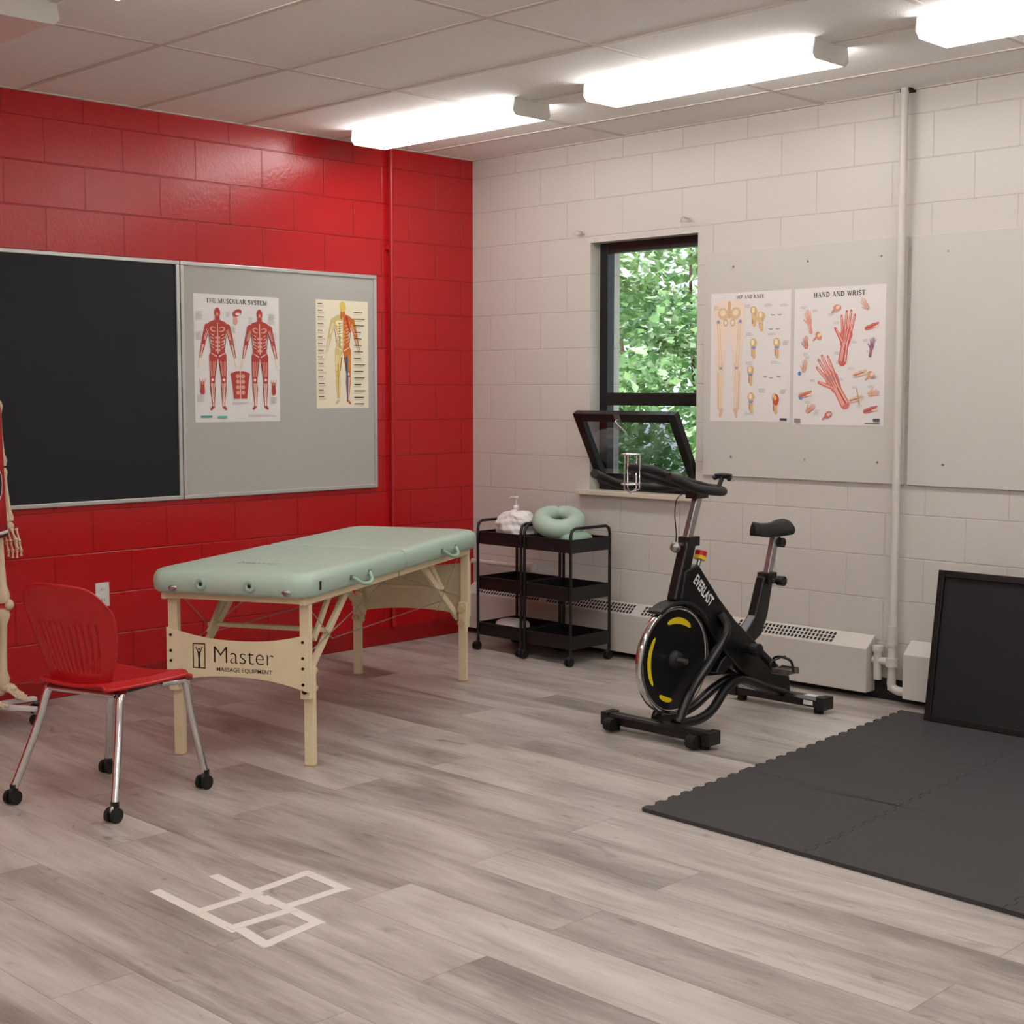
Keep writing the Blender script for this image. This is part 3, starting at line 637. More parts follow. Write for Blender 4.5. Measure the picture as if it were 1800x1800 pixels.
for y in (0.105,-0.105):
    b=MB()
    T=Matrix.Translation((X0,y,ZT-0.052))@Matrix.Rotation(-math.pi/2,4,'Y'); b.lathe([(0.008,0.001),(0.009,0.006),(0.022,0.008),(0.024,0.004),(0.024,-0.002)],'mintd',T,20); b.lathe([(0.0,0.003),(0.007,0.004),(0.007,0.0)],'dark',T,16)
    b.obj("headrest_socket",tb)
for y in (0.23,-0.26):
    b=MB(); b.ell((X0+0.002,y,ZT-0.072),(0.006,0.02,0.012),'steel'); b.obj("corner_latch",tb)
b=MB(); b.box(-0.90,-0.885,-Yh-0.0015,-Yh+0.001,ZT-0.070,ZT-0.035,'blackink'); b.obj("brand_tag",tb)
o=place_text(tb,"Master",0.07,'blackink',"printed_lettering",Matrix(((0,1,0,-0.74),(-1,0,0,0.0),(0,0,1,ZT+0.0006),(0,0,0,1))),-0.001)
# ------------------------------------------------------------------ CHAIR
ch=thing("classroom_chair",(1.68,-3.425,0),"red plastic classroom chair with chrome legs on casters","chair",rotz=math.radians(107))
def surf(fn,nu,nv,skip=None):
    vs=[];fs=[]
    for j in range(nv+1):
        for i in range(nu+1): vs.append(fn(i/nu*2-1,j/nv))
    for j in range(nv):
        for i in range(nu):
            if skip and skip(i,j): continue
            a=j*(nu+1)+i; fs.append((a,a+1,a+nu+2,a+nu+1))
    return vs,fs
def backfn(u,v):
    w=0.130+0.075*math.sin(min(1,v*1.3)*math.pi/2)
    cor=abs(u)**5*max(0,(v-0.55)/0.45)**2
    w*=1-0.06*max(0,(v-0.75)/0.25)**2
    z=0.430+0.370*v-0.065*cor-0.010*u*u*v
    y=u*w
    x=-0.150-0.110*v**1.3+0.050*u*u*(0.3+0.7*v)
    return (x,y,z)
vs,fs=surf(backfn,41,30,lambda i,j:(i%3==1 and 6<=i<=35 and 4<=j<=18))
b=MB(); b.add(vs,fs,'redpl',True); b.obj("backrest",ch,solid=0.006,bevel=0)
def seatfn(u,v):
    x=-0.19+0.42*v; w=0.17+0.05*math.sin(min(1,v*1.4)*math.pi/2)
    if v>0.85: w*=math.sqrt(1-((v-0.85)/0.2)**2*0.5)
    y=u*w
    z=0.438-0.014*math.cos(u*math.pi/2)*math.sin(math.pi*min(1,v))+0.016*u*u-(0.03*((v-0.8)/0.2)**2 if v>0.8 else 0)
    if abs(u)>0.9: z-=0.02
    return (x,y,z)
vs,fs=surf(seatfn,26,22); b=MB(); b.add(vs,fs,'redpl',True); b.obj("seat",ch,solid=0.012)
def chleg(x0,y0,x1,y1):
    b=MB(); b.tube(crm([(x1*0.55,y1*0.8,0.405),(x1*0.85,y1*0.95,0.405),(x1,y1,0.39),(x1+(x0-x1)*.3,y1+(y0-y1)*.3,0.27),(x0,y0,0.055)],6),0.0145,'chrome',14); b.obj("leg",ch)
    b=MB(); b.cyl((x0,y0,0.035),(x0,y0,0.07),0.015,'blackp',12)
    for s in (-1,1): b.cyl((x0-0.008,y0+s*0.007,0.025),(x0-0.008,y0+s*0.022,0.025),0.025,'rubber',20)
    b.ell((x0-0.004,y0,0.040),(0.021,0.010,0.020),'steel' if (x0<0 and y0<0) else 'blackm'); b.obj("caster",ch)
chleg(-0.235,0.235,-0.13,0.17); chleg(-0.235,-0.235,-0.13,-0.17); chleg(0.235,-0.235,0.20,-0.18); chleg(0.235,0.235,0.20,0.18)
b=MB(); b.tube([(-0.13,-0.15,0.405),(-0.13,0.15,0.405)],0.011,'chrome'); b.tube([(0.18,-0.16,0.405),(0.18,0.16,0.405)],0.011,'chrome'); b.tube([(-0.13,0.12,0.405),(0.18,0.12,0.405)],0.010,'blackp'); b.tube([(-0.13,-0.12,0.405),(0.18,-0.12,0.405)],0.010,'blackp'); b.obj("seat_support",ch)
# ------------------------------------------------------------------ CARTS
GRP="black three-tier utility carts"
ct=thing("utility_cart",(0.665,-0.285,0),"black three-tier rolling cart holding towel and pump bottle","cart",group=GRP)
w,dp=0.172,0.150
for z in (0.085,0.345,0.60):
    b=MB(); t=0.004; h=0.072
    b.box(-w,w,-dp,dp,z,z+0.004,'blackm')
    for (ax,s) in (('x',-1),('x',1),('y',-1),('y',1)):
        if ax=='y':
            y=s*dp; b.box(-w,w,y-t/2,y+t/2,z,z+h,'blackm'); b.box(-w-.003,w+.003,y-0.006,y+0.006,z+h-0.008,z+h,'blackm')
        else:
            x=s*w; b.box(x-t/2,x+t/2,-dp,dp,z,z+h,'blackm'); b.box(x-.006,x+.006,-dp,dp,z+h-0.008,z+h,'blackm')
    b.obj("tray",ct,bevel=0.0015)
for s in (-1,1):
    b=MB(); x=s*(w-0.003)
    P=[(x,-dp-0.007,0.06),(x,-dp-0.007,0.30),(x,-dp-0.007,0.60),(x,-dp-0.007,0.69),(x,-dp+0.002,0.718),(x,-dp+0.026,0.73),(x,dp-0.026,0.73),(x,dp-0.002,0.718),(x,dp+0.007,0.69),(x,dp+0.007,0.60),(x,dp+0.007,0.30),(x,dp+0.007,0.06)]
    b.tube(P,0.0085,'blackp',10); b.obj("side_frame",ct)
    for sy in (-1,1):
        b=MB(); yy=sy*(dp+0.006); b.cyl((x,yy,0.045),(x,yy,0.075),0.009,'blackp',10)
        for k in (-1,1): b.cyl((x+k*0.004,yy-0.01,0.023),(x+k*0.016,yy-0.01,0.023),0.023,'rubber',18)
        b.ell((x,yy-0.005,0.038),(0.008,0.02,0.016),'blackm'); b.obj("caster",ct)
dup(ct,(1.045,-0.30,0),"black three-tier rolling cart under mint face cradle")
# towel
b=MB(); n=34; vs=[];fs=[]
for j in range(n+1):
    th=math.pi*j/n
    for i in range(n*2):
        ph=2*math.pi*i/(n*2); s1=abs(math.sin(th))**0.6
        r=1+0.08*math.sin(3*ph+5*math.cos(th))+0.05*math.sin(7*ph+4*th)+0.04*math.sin(14*th+2*ph)+0.03*math.sin(17*ph-9*th)
        vs.append((0.128*s1*math.cos(ph)*r,0.095*s1*math.sin(ph)*r,0.090+0.090*math.cos(th)*(1+0.12*math.sin(5*ph+2)*s1+0.12*math.sin(3*ph)*s1)))
for j in range(n):
    for i in range(n*2):
        i2=(i+1)%(n*2); fs.append((j*n*2+i,(j+1)*n*2+i,(j+1)*n*2+i2,j*n*2+i2))
b.add(vs,fs,'towel',True); tag(b.obj("towel",loc=(0.675,-0.310,0.607)),"crumpled white towel heaped on the cart","towel")
o=thing("pump_bottle",(0.54,-0.180,0.605),"clear pump bottle with white dispenser head","bottle")
b=MB(); b.lathe([(0,0),(0.032,0),(0.034,0.01),(0.034,0.12),(0.028,0.145),(0.014,0.16),(0.014,0.17)],'clear'); b.obj("bottle_body",o)
b=MB(); b.lathe([(0.0,0.20),(0.018,0.20),(0.018,0.17),(0.016,0.168)],'plasticw'); b.cyl((0,0,0.2),(0,0,0.235),0.006,'plasticw',10); b.lathe([(0,0.25),(0.014,0.248),(0.014,0.235),(0,0.235)],'plasticw'); b.tube([(0,0,0.243),(-0.03,-0.01,0.243),(-0.04,-0.012,0.236)],0.005,'plasticw',8); b.obj("pump_head",o)
o=thing("face_cradle",(1.03,-0.30,0.605),"mint vinyl horseshoe face cradle cushion on cart","cushion")
b=MB(); T=Matrix.Translation((-0.045,0.0,0.145))@Matrix.Rotation(math.radians(24),4,Vector((0.712,0.702,0)))
P=[]
for i in range(41):
    a=math.radians(148)+math.radians(334)*i/40
    P.append(T@Vector((0.094*math.cos(a),0.094*math.sin(a),0)))
rr=[0.040,0.050,0.054,0.054,0.054,0.054,0.054,0.050,0.040]
b.tube(P,rr,'mint',20); b.ell(P[0],(0.038,0.038,0.038),'mint'); b.ell(P[-1],(0.038,0.038,0.038),'mint'); b.obj("cradle_cushion",o)
b=MB(); b.ell((0.075,0.0,0.050),(0.080,0.09,0.044),'mintd',p=0.7); b.obj("cushion_base",o)
b=MB(); b.ell((0,0,0.045),(0.10,0.07,0.045),'towel',p=0.6); tag(b.obj("folded_cloth",loc=(0.66,-0.33,0.09)),"white folded cloth in the bottom cart tray","cloth")
# ------------------------------------------------------------------ SPIN BIKE
bk=thing("exercise_bike",(2.55,-1.37,0),"black spin bike with chrome flywheel and yellow decals","exercise bike")
def stab(y,hw,name,front):
    b=MB(); b.prism([(y-0.035,0.03),(y+0.035,0.03),(y+0.035,0.062),(y+0.02,0.075),(y-0.02,0.075),(y-0.035,0.062)],-hw,hw,'x','blackp')
    for s in (-1,1):
        b.box(s*hw-0.02,s*hw+0.02,y-0.04,y+0.04,0.022,0.078,'blackm'); b.cyl((s*(hw-0.03),y,0.0),(s*(hw-0.03),y,0.03),0.022,'rubber',16)
        if front: b.cyl((s*(hw-0.07),y-0.055,0.035),(s*(hw-0.03),y-0.055,0.035),0.028,'rubber',20)
    if not front: b.box(0.15,0.20,y-0.0355,y-0.0352,0.038,0.058,'label'); b.box(0.14,0.20,y-0.02,y+0.02,0.0752,0.0756,'label')
    b.obj(name,bk,bevel=0.003)
stab(-0.005,0.27,"front_stabilizer",True); stab(0.885,0.24,"rear_stabilizer",False)
FY,FZ,FR=0.085,0.325,0.232
fwl=bpy.data.objects.new("flywheel",None); COL.objects.link(fwl); fwl.parent=bk; fwl.location=(0,FY,FZ)
T=Matrix.Rotation(math.pi/2,4,'Y')
b=MB(); b.lathe([(FR-0.019,-0.016),(FR-0.004,-0.016),(FR,-0.012),(FR,0.012),(FR-0.004,0.016),(FR-0.019,0.016),(FR-0.021,0.010),(FR-0.021,-0.010),(FR-0.019,-0.016)],'chrome',T,64); b.obj("flywheel_rim",fwl)
b=MB(); b.lathe([(0.0,-0.009),(FR-0.020,-0.009)],'blackp',T,64); b.lathe([(0.0,0.009),(FR-0.020,0.009)],'blackp',T,64); b.lathe([(0,0.03),(0.035,0.03),(0.04,0.009)],'blackm',T,24); b.lathe([(0,-0.03),(0.035,-0.03),(0.04,-0.009)],'blackm',T,24)
b.lathe([(0,0.035),(0.012,0.035),(0.012,0.03)],'steel',T,12); b.obj("flywheel_disc",fwl)
for a0,a1,r0,r1 in ((50,108,0.152,0.180),(140,212,0.158,0.182),(234,264,0.160,0.182)):
    b=MB(); n=14; vs=[];fs=[]
    for i in range(n+1):
        a=math.radians(a0+(a1-a0)*i/n)
        t=math.sin(math.pi*i/n)**0.4 if 0<i<n else 0.0
        rm=(r0+r1)/2; h=(r1-r0)/2*(0.25+0.75*t)
        vs+=[(0.0105,(rm-h)*math.cos(a),(rm-h)*math.sin(a)),(0.0105,(rm+h)*math.cos(a),(rm+h)*math.sin(a))]
    for i in range(n): fs.append((2*i,2*i+1,2*i+3,2*i+2))
    b.add(vs,fs,'yellow'); b.obj("flywheel_decal",fwl,fixn=False)
b=MB()
b.prism([(0.13,0.70),(0.22,0.72),(0.37,0.56),(0.49,0.45),(0.64,0.34),(0.92,0.14),(0.93,0.06),(0.82,0.06),(0.53,0.22),(0.39,0.34),(0.24,0.50),(0.10,0.58)],-0.03,0.03,'x','blackp')
b.prism([(0.715,0.62),(0.79,0.62),(0.745,0.44),(0.70,0.36),(0.52,0.27),(0.42,0.22),(0.36,0.23),(0.40,0.28),(0.56,0.37),(0.65,0.45)],-0.024,0.024,'x','blackp')
b.obj("main_frame",bk,bevel=0.008,bseg=3)
b=MB(); b.beam((0,0.095,0.57),(0,0.185,0.83),0.05,0.062,'blackp',up=(0,1,0)); b.obj("head_tube",bk,bevel=0.008,bseg=3)
for s in (-1,1):
    b=MB(); P=crm([(s*0.03,0.37,0.49),(s*0.055,0.385,0.44),(s*0.062,0.355,0.385),(s*0.062,0.25,0.29),(s*0.062,0.13,0.19),(s*0.060,0.05,0.07)],6)
    b.tube(P,0.021,'blackp',12); b.obj("fork_tube",bk)
    b=MB()
    P=crm([(s*0.05,0.03,0.065),(s*0.06,0.18,0.06),(s*0.05,0.30,0.085),(s*0.03,0.42,0.15),(s*0.02,0.55,0.175),(s*0.02,0.72,0.12),(s*0.03,0.88,0.065)],6)
    b.tube(P,0.021,'blackp',12); b.obj("lower_rail",bk)
b=MB(); b.cyl((-0.075,FY,FZ),(0.075,FY,FZ),0.012,'steel',12); b.obj("axle",bk)
b=MB(); n=18; vs=[];fs=[]
for i in range(n+1):
    a=math.radians(35+85*i/n)
    for x,r in ((-0.035,FR+0.004),(-0.035,FR+0.020),(0.035,FR+0.020),(0.035,FR+0.004)):
        vs.append((x,FY+r*math.cos(a),FZ+r*math.sin(a)))
for i in range(n):
    for j in range(4): fs.append((4*i+j,4*i+(j+1)%4,4*i+4+(j+1)%4,4*i+4+j))
fs+= [(0,1,2,3),(4*n,4*n+3,4*n+2,4*n+1)]
b.add(vs,fs,'blackm'); b.box(-0.02,0.02,0.14,0.24,0.55,0.60,'blackm'); b.obj("wheel_guard",bk,bevel=0.003)
b=MB(); pts=[]
for i in range(13): a=math.pi/2+math.pi*i/12; pts.append((FY+0.03+0.10*math.cos(a),FZ+0.10*math.sin(a)))
for i in range(13): a=-math.pi/2+math.pi*i/12; pts.append((0.55+0.12*math.cos(a),0.31+0.12*math.sin(a)))
b.prism(pts,-0.085,-0.05,'x','blackm'); b.obj("belt_cover",bk,bevel=0.006)
cy,cz=0.56,0.315
b=MB(); b.cyl((-0.12,cy,cz),(0.10,cy,cz),0.022,'blackp',18)
b.beam((0.098,cy,cz),(0.098,cy+0.13,cz-0.10),0.016,0.03,'blackp',up=(1,0,0)); b.beam((-0.118,cy,cz),(-0.118,cy-0.13,cz+0.10),0.016,0.03,'blackp',up=(1,0,0)); b.cyl((0.07,cy,cz),(0.108,cy,cz),0.03,'blackm',20); b.obj("crank",bk,bevel=0.002)
for s,py,pz in ((1,cy+0.13,cz-0.10),(-1,cy-0.13,cz+0.10)):
    b=MB(); x=s*0.155
    b.cyl((s*0.10,py,pz),(s*0.20,py,pz),0.008,'steel',10)
    for k in (-1,1):
        b.box(x-0.045,x+0.045,py+k*0.042-0.003,py+k*0.042+0.003,pz-0.014,pz+0.014,'steel'); b.box(x+k*0.042-0.003,x+k*0.042+0.003,py-0.042,py+0.042,pz-0.010,pz+0.010,'steel')
    b.box(x-0.03,x+0.03,py-0.03,py+0.03,pz-0.008,pz+0.008,'blackm')
    b.tube(crm([(x,py-0.045,pz),(x,py-0.10,pz+0.01),(x,py-0.11,pz+0.05),(x,py-0.05,pz+0.06),(x,py+0.0,pz+0.065)],5),0.006,'blackm',8,flat=0.5)
    b.tube(crm([(x-0.045,py,pz),(x-0.045,py-0.02,pz+0.05),(x,py-0.03,pz+0.065),(x+0.045,py-0.02,pz+0.05),(x+0.045,py,pz)],5),0.006,'blackm',8)
    b.obj("pedal",bk)
b=MB(); b.beam((0,0.765,0.60),(0,0.825,0.80),0.03,0.036,'steel',up=(0,1,0)); b.cyl((0,0.825,0.80),(0,0.83,0.82),0.02,'blackp'); b.obj("seat_post",bk,bevel=0.004)
b=MB(); b.box(-0.02,0.02,0.74,0.90,0.795,0.812,'steel'); b.cyl((0.0,0.85,0.79),(0.0,0.85,0.76),0.012,'blackm'); b.cyl((-0.03,0.85,0.765),(0.03,0.85,0.765),0.022,'blackm'); b.obj("seat_slider",bk,bevel=0.002)
b=MB(); b.cyl((0.02,0.77,0.60),(0.07,0.77,0.60),0.008,'steel',10); b.cyl((0.05,0.78,0.60),(0.085,0.78,0.60),0.022,'blackm',18); b.box(-0.032,0.032,0.735,0.80,0.585,0.635,'blackm'); b.obj("adjustment_knob",bk,bevel=0.003)
def saddle(u,v):
    w=0.022+0.052*max(0,(v-0.35)/0.65)**1.3*(1 if v<0.9 else math.sqrt(max(0,1-((v-0.9)/0.12)**2))) ; w*= (math.sin(min(1,v/0.08)*math.pi/2) if v<0.08 else 1)
    a=u*math.pi/2*1.25
    return (w*math.sin(a)/1.0,0.655+0.235*v,0.856-0.032*(1-math.cos(a))*1.2+0.012*(v-0.5)**2*4-0.004)
vs,fs=surf(saddle,18,22); b=MB(); b.add(vs,fs,'blackm',True); b.box(-0.02,0.02,0.76,0.87,0.812,0.84,'blackm'); b.obj("saddle",bk,solid=0.015)
b=MB(); b.beam((0,0.165,0.80),(0,0.245,1.01),0.03,0.036,'steel',up=(0,1,0)); b.obj("handlebar_post",bk,bevel=0.004)
b=MB(); b.box(-0.03,0.03,0.15,0.225,0.80,0.84,'blackm'); b.cyl((0.0,0.12,0.81),(0.0,0.155,0.81),0.008,'steel',10); b.ell((0.0,0.095,0.80),(0.024,0.02,0.024),'steel'); b.obj("adjustment_knob",bk,bevel=0.003)
b=MB()
b.box(-0.03,0.03,0.20,0.28,1.0,1.03,'blackp')
b.tube(crm([(-0.195,-0.20,1.115),(-0.205,-0.15,1.10),(-0.205,-0.04,1.065),(-0.20,0.10,1.045),(-0.18,0.18,1.04),(-0.10,0.235,1.045),(0,0.245,1.045),(0.10,0.235,1.045),(0.18,0.18,1.04),(0.20,0.10,1.045),(0.205,-0.04,1.065),(0.205,-0.15,1.10),(0.195,-0.20,1.115)],6),0.0185,'blackm',14)
b.tube(crm([(-0.07,0.235,1.045),(-0.07,0.10,1.075),(-0.065,-0.05,1.11),(-0.05,-0.14,1.14),(0,-0.165,1.145),(0.05,-0.14,1.14),(0.065,-0.05,1.11),(0.07,0.10,1.075),(0.07,0.235,1.045)],6),0.0185,'blackm',14)
b.obj("handlebar",bk)
b=MB()
for z in (1.08,1.20):
    b.tube(crm([(0.037*math.cos(a)+0.0,-0.20+0.037*math.sin(a),z) for a in [i*math.pi/6 for i in range(12)]],2,True),0.0035,'chrome',8,closed=True)
for a in (0.6,1.6,2.6,4.7): b.tube([(0.037*math.cos(a),-0.20+0.037*math.sin(a),1.20),(0.037*math.cos(a),-0.20+0.037*math.sin(a),1.06),(0,-0.20,1.045)],0.0035,'chrome',8)
b.obj("bottle_holder",bk)
b=MB(); b.cyl((0,0.235,0.67),(0,0.262,0.735),0.01,'steel',12); b.cyl((0,0.262,0.735),(0,0.268,0.75),0.026,'yellow',18); b.cyl((0,0.268,0.75),(0,0.275,0.77),0.026,'redk',18); b.obj("resistance_knob",bk)
b=MB(); b.tube(crm([(0,0.16,1.03),(0.0,0.10,1.0),(0,0.09,0.93),(0,0.10,0.86),(0,0.095,0.80)],6),0.0025,'blackp',6); b.obj("brake_cable",bk)
b=MB(); b.tube(crm([(0.10,0.22,1.09),(0.12,0.24,1.10),(0.16,0.25,1.095),(0.18,0.22,1.09)],4),0.010,'blackm',10); b.cyl((0.14,0.20,1.05),(0.14,0.23,1.10),0.009,'blackm'); b.ell((0.14,0.235,1.105),(0.045,0.022,0.008),'blackm'); b.obj("console_mount",bk)
an=math.radians(-45)
o=place_text(bk,"EVERLAST",0.064,'label',"printed_lettering",Matrix(((0,0,1,0.0312),(math.cos(an),-math.sin(an),0,0.238),(math.sin(an),math.cos(an),0,0.590),(0,0,0,1))),0.0018,sx=0.60)
# ------------------------------------------------------------------ FOAM MAT TILES
EX=Vector((1.0,-0.035,0)); EY=Vector((-0.07,1.0,0)); P0=Vector((3.17,-2.235,0)); TS=0.672
def edge(n=17,amp=0.0075):
    out=[]
    for i in range(n):
        t0=(i+0.0)/n; s=1 if i%2 else -1
        out+=[(t0+0.006,amp*s),(t0+1/n-0.006,amp*s)]
    return [(0,0)]+out+[(1,0)]
def tile(i,j,ni,nj):
    g=0.0013; pts=[]
    def E(flat): return [(0,0),(1,0)] if flat else edge()
    bot=E(j==0); rt=E(i==ni-1); tp=E(j==nj-1); lf=edge()
    for t,o in bot[:-1]: pts.append((t*TS, o+g if not j==0 else 0))
    for t,o in rt[:-1]: pts.append((TS+o-g,t*TS))
    for t,o in tp[::-1][:-1]: pts.append((t*TS,TS+o-g))
    for t,o in lf[::-1][:-1]: pts.append((o+g,t*TS))
    b=MB(); W_=[P0+EX*(p[0]+i*TS)+EY*(p[1]+j*TS) for p in pts]
    org=P0+EX*(i*TS)+EY*(j*TS)
    b.prism([(q.x-org.x,q.y-org.y) for q in W_],0.0,0.014,'z','foam')
    tag(b.obj("floor_mat_tile",loc=org),"charcoal interlocking foam tile on plank floor","floor mat",group="interlocking foam floor tiles")
for i in range(4):
    for j in range(3): tile(i,j,4,3)
# ------------------------------------------------------------------ BLACK FRAMED SCREEN
sp=thing("framed_screen",(3.20,-0.34,0.0142),"black framed mesh screen leaning on the heater","screen")
T=Matrix.Rotation(math.radians(-9),4,'X')
b=MB(); w_,h_,q=0.95,0.665,0.03
b.box(0,q,0,0.06,0,h_,'blackp',T); b.box(w_-q,w_,0,0.06,0,h_,'blackp',T); b.box(q,w_-q,0,0.06,0,q,'blackp',T); b.box(q,w_-q,0,0.06,h_-q,h_,'blackp',T); b.obj("screen_frame",sp,bevel=0.003)
b=MB(); b.box(q,w_-q,0.012,0.018,q,h_-q,'mesh',T); b.obj("screen_mesh",sp)
# ------------------------------------------------------------------ FLOOR TAPE
def tape(x0,y0,x1,y1,w=0.034):
    b=MB(); a=Vector((x0,y0,0));c=Vector((x1,y1,0)); d=(c-a).normalized(); n=Vector((-d.y,d.x,0))*w/2
    b.prism([((a-n).x,(a-n).y),((c-n).x,(c-n).y),((c+n).x,(c+n).y),((a+n).x,(a+n).y)],0.0002,0.0010+tape.k*0.00015,'z','tape'); tape.k+=1
    tag(b.obj("tape_strip"),"pale masking tape strip stuck on plank floor","tape",group="masking tape outline on the floor")
tape.k=0
tape(2.66,-3.85,3.10,-3.865); tape(3.05,-3.845,3.25,-3.87); tape(2.67,-3.655,3.0,-3.675); tape(2.93,-3.66,3.22,-3.675); tape(2.84,-3.445,3.06,-3.455)
tape(2.90,-3.87,2.895,-3.64); tape(2.885,-3.70,2.855,-3.43); tape(3.04,-3.45,3.045,-3.68); tape(3.075,-3.66,3.07,-3.87); tape(3.20,-3.66,3.235,-3.88)
# ------------------------------------------------------------------ SKELETON
sk=thing("skeleton_model",(0.240,-3.210,0),"life-size anatomical skeleton wearing a red jersey on rolling stand","skeleton",rotz=math.radians(30))
b=MB()
b.tube(crm([(-0.03,0,0.93),(-0.045,0,1.05),(-0.03,0,1.2),(-0.05,0,1.38),(-0.04,0,1.50)],5),0.02,'bone',10)
b.ell((-0.045,0,1.60),(0.090,0.07,0.085),'bone'); b.ell((-0.01,0,1.53),(0.045,0.05,0.05),'bone')
for i in range(10):
    z=1.40-0.035*i; r=0.08+0.04*math.sin(math.pi*(i+2)/12)
    for s in (-1,1): b.tube(crm([(-0.05,0,z),(-0.04,s*r,z-0.01),(0.01,s*r*1.05,z-0.04),(0.035,s*0.04,z-0.06)],4),0.006,'bone',6)
b.box(0.030,0.040,-0.015,0.015,1.12,1.38,'bone')
def lb(a,c,r,e=1.9):
    a=Vector(a);c=Vector(c); b.tube([a,a+(c-a)*.08,a+(c-a)*.2,a+(c-a)*.5,a+(c-a)*.8,a+(c-a)*.92,c],[r*e*.7,r*e,r*1.1,r,r*1.15,r*e,r*e*.75],'bone',10)
for s in (-1,1):
    b.tube(crm([(0.035,0.02*s,1.41),(0.02,0.10*s,1.43),(-0.02,0.16*s,1.43)],4),0.008,'bone',8)
    b.tube(crm([(-0.050,0.06*s,1.42),(-0.055,0.10*s,1.33),(-0.050,0.08*s,1.26)],4),0.022,'bone',8,flat=0.3)
    lb((-0.02,0.175*s,1.41),(-0.02,0.20*s,1.12),0.012); lb((-0.02,0.205*s,1.11),(0.010,0.205*s,0.87),0.009); lb((-0.02,0.19*s,1.11),(0.005,0.18*s,0.87),0.008)
    b.ell((0.012,0.193*s,0.85),(0.018,0.024,0.020),'bone')
    for k in range(4):
        y=(0.175+0.013*k)*s; x=0.012+0.013*(k-1.5)
        lb((x,y,0.84),(x+0.014,y,0.78),0.0045); lb((x+0.014,y,0.777),(x+0.024,y,0.738),0.0042); lb((x+0.024,y,0.736),(x+0.022,y,0.702+0.008*abs(k-1.5)),0.0038)
    lb((0.027,0.18*s,0.84),(0.058,0.17*s,0.79),0.005); lb((0.058,0.17*s,0.788),(0.070,0.165*s,0.752),0.0042)
    b.tube(crm([(-0.05,0.03*s,0.96),(-0.02,0.11*s,1.02),(0.02,0.12*s,0.97),(0.03,0.06*s,0.90),(0.02,0.01*s,0.88)],5),0.022,'bone',8,flat=0.45)
    lb((0.0,0.12*s,0.91),(0.035,0.095*s,0.515),0.018,1.8); b.ell((0.0,0.10*s,0.93),(0.024,0.024,0.024),'bone')
    b.ell((0.067,0.095*s,0.51),(0.018,0.022,0.024),'bone')
    lb((0.035,0.095*s,0.49),(0.025,0.09*s,0.145),0.0155,2.0); lb((0.012,0.125*s,0.47),(0.012,0.115*s,0.145),0.007,1.8)
    b.ell((-0.0,0.095*s,0.12),(0.035,0.022,0.026),'bone'); b.ell((0.045,0.095*s,0.135),(0.04,0.029,0.022),'bone')
    for k in range(5):
        y=(0.07+0.014*k)*s; lb((0.06,y,0.13),(0.115-0.006*k,y+(k-1)*0.004*s,0.10),0.0058); lb((0.117-0.006*k,y+(k-1)*0.004*s,0.099),(0.155-0.012*k,y+(k-1)*0.006*s,0.09),0.005)
b.obj("skeleton_bones",sk)
lv=[(1.44,0.050,0.12),(1.38,0.060,0.150),(1.25,0.062,0.155),(1.05,0.063,0.160),(0.95,0.064,0.165),(0.81,0.066,0.172)]; N=36
def ring(z,a,c,o=0.0):
    return [((a+o)*math.cos(2*math.pi*i/N)*(1+0.03*math.sin(14*math.pi*i/N)*(1.5-z))-0.006,(c+o)*math.sin(2*math.pi*i/N)*(1+0.03*math.sin(14*math.pi*i/N)*(1.5-z)),z) for i in range(N)]
b=MB(); vs=[];fs=[]
for z,a,c in lv: vs+=ring(z,a,c)
for l in range(len(lv)-1):
    for i in range(N): j=(i+1)%N; fs.append((l*N+i,l*N+j,(l+1)*N+j,(l+1)*N+i))
b.add(vs,fs,'jersey',True); b.obj("jersey",sk,solid=0.006)
for z0,z1,k in ((0.825,0.838,'label'),(0.812,0.821,'blackink')):
    b=MB(); vs=ring(z0,.0665,.1715,0.004)+ring(z1,.066,.171,0.004); b.add(vs,[(i,(i+1)%N,N+(i+1)%N,N+i) for i in range(N)],k,True); b.obj("hem_trim",sk,solid=0.002)
for off,mk,bo in ((0.0,'label',0.010),(0.0018,'blackink',0.002)):
    vs,fs=textgeo("0",0.20,bo); b=MB(); b.add([(0.0660+off-1.1*(v[0]**2),v[0]*1.0+0.02,v[1]+0.98) for v in vs],fs,mk); b.obj("jersey_number",sk,solid=0.001,fixn=False)
b=MB()
b.cyl((-0.12,0,0.09),(-0.12,0,1.72),0.012,'steel')
for a,r in ((0,.245),(60,.23),(-70,.24),(140,.14),(-150,.14)): 
    a=math.radians(a); e=(r*math.cos(a),r*math.sin(a),0.070); b.beam((0,0,0.070),e,0.035,0.018,'plasticw'); b.cyl((e[0],e[1],0.04),(e[0],e[1],0.065),0.01,'steel',10); b.cyl((e[0],e[1]-0.014,0.024),(e[0],e[1]+0.014,0.024),0.024,'rubber',18)
b.cyl((0,0,0.058),(0,0,0.085),0.05,'plasticw'); b.beam((0,0,.085),(-0.12,0,.085),.03,.014,'plasticw'); b.obj("rolling_stand",sk,bevel=0.003)
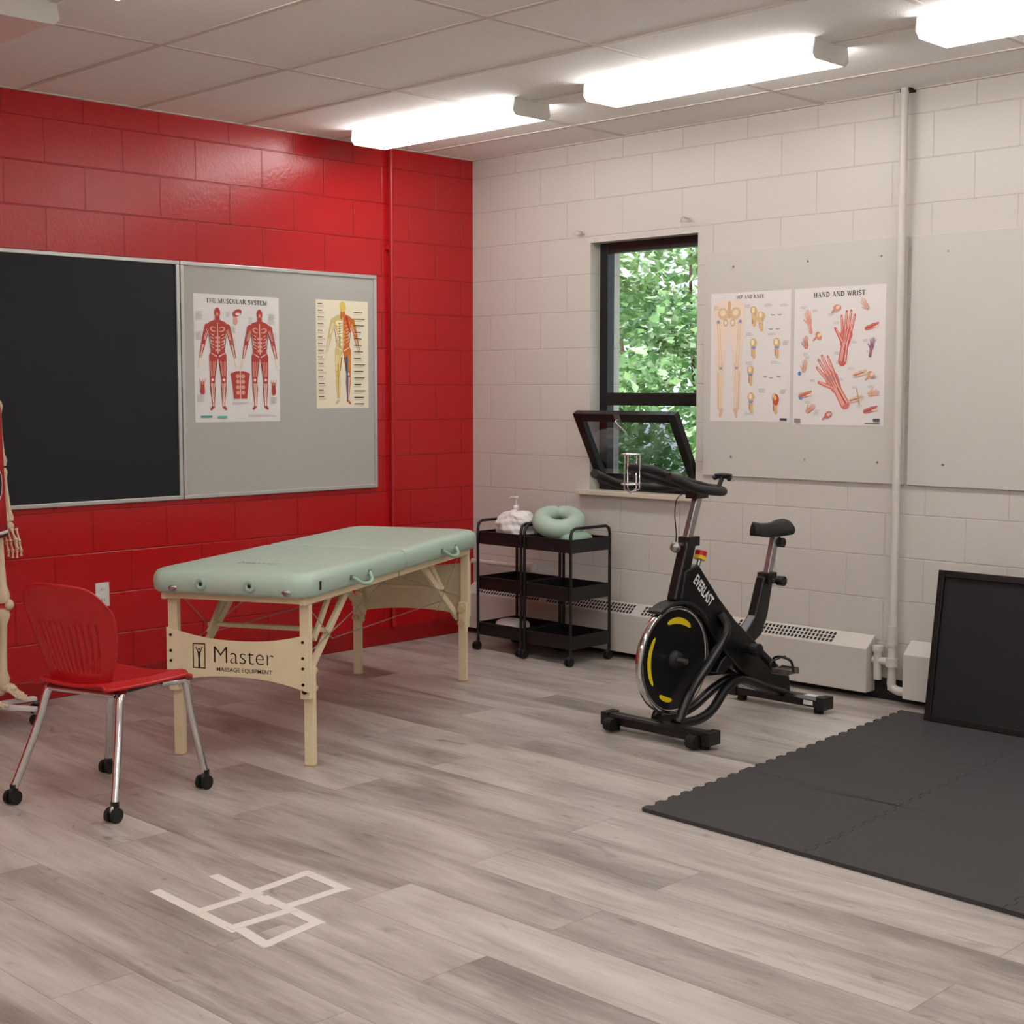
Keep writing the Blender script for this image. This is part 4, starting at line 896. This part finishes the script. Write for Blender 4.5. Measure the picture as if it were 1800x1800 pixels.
# ------------------------------------------------------------------ OUTSIDE
b=MB(); b.box(-14,14,0.26,16,-0.35,-0.3,'grass'); g=b.obj("ground"); struct(g)
tr=thing("leafy_tree",(-1.2,3.4,-0.3),"sunlit green leafy tree outside the window","tree")
b=MB()
for k in range(4):
    x=(-2.2,-1.3,1.6,2.4)[k];y=2.0
    b.tube(crm([(x*.8,y*.9,0),(x*.9,y,1.2),(x,y,2.2),(x*1.2,y+.3,3.4)],5),[0.035,0.028,0.02,0.01],'bark',8)
b.obj("trunk",tr)
b=MB(); vs=[];fs=[]
cl=[(random.uniform(-2.2,2.6),random.uniform(-1.2,1.6),random.uniform(0.0,3.6),random.uniform(.20,.42)) for _ in range(130)]
for n_ in range(27000):
    if n_<19000:
        c=random.choice(cl); d=Vector((random.gauss(0,1),random.gauss(0,1),random.gauss(0,.7))).normalized()*c[3]*random.uniform(.4,1)
        p=Vector(c[:3])+d; L=random.uniform(.05,.13)
    else:
        p=Vector((random.uniform(-5.5,1.6),random.uniform(2.4,3.6),random.uniform(0,3.7)+0.3*math.sin(n_))); L=random.uniform(.08,.18)
    u=Vector((random.gauss(0,1),random.gauss(0,1),random.gauss(-.4,.6))).normalized(); w=u.cross(Vector((random.gauss(0,.5),random.gauss(0,.5),1))).normalized()
    Wd=L*.42; o=len(vs); nrm=u.cross(w)*L*.12
    vs+=[p,p+u*L*.5+w*Wd+nrm,p+u*L*1.1,p+u*L*.5-w*Wd+nrm]; fs.append((o,o+1,o+2)); fs.append((o,o+2,o+3))
b.add(vs,fs,'leaf'); f_=b.obj("foliage",tr,fixn=False); f_["kind"]="stuff"
# ------------------------------------------------------------------ LIGHT / WORLD / CAMERA
sd=bpy.data.lights.new("sun",'SUN'); sd.energy=8.0; sd.angle=0.03; sd.color=(1,0.98,0.93)
so=bpy.data.objects.new("sun",sd); COL.objects.link(so); so.rotation_euler=Vector((0.25,-0.62,0.9)).to_track_quat('Z','Y').to_euler()
wd=bpy.data.worlds.new("world"); SC.world=wd; wd.use_nodes=True; bg=wd.node_tree.nodes["Background"]; bg.inputs[0].default_value=(0.82,0.90,1.0,1); bg.inputs[1].default_value=1.5
cd=bpy.data.cameras.new("camera"); co=bpy.data.objects.new("camera",cd); COL.objects.link(co); SC.camera=co
co.location=(6.276,-6.030,1.453); co.rotation_euler=(math.radians(90-4.8),0,math.radians(44.6)); cd.lens=50.54; cd.sensor_width=36
SC.view_settings.view_transform='Standard'; SC.view_settings.look='None'
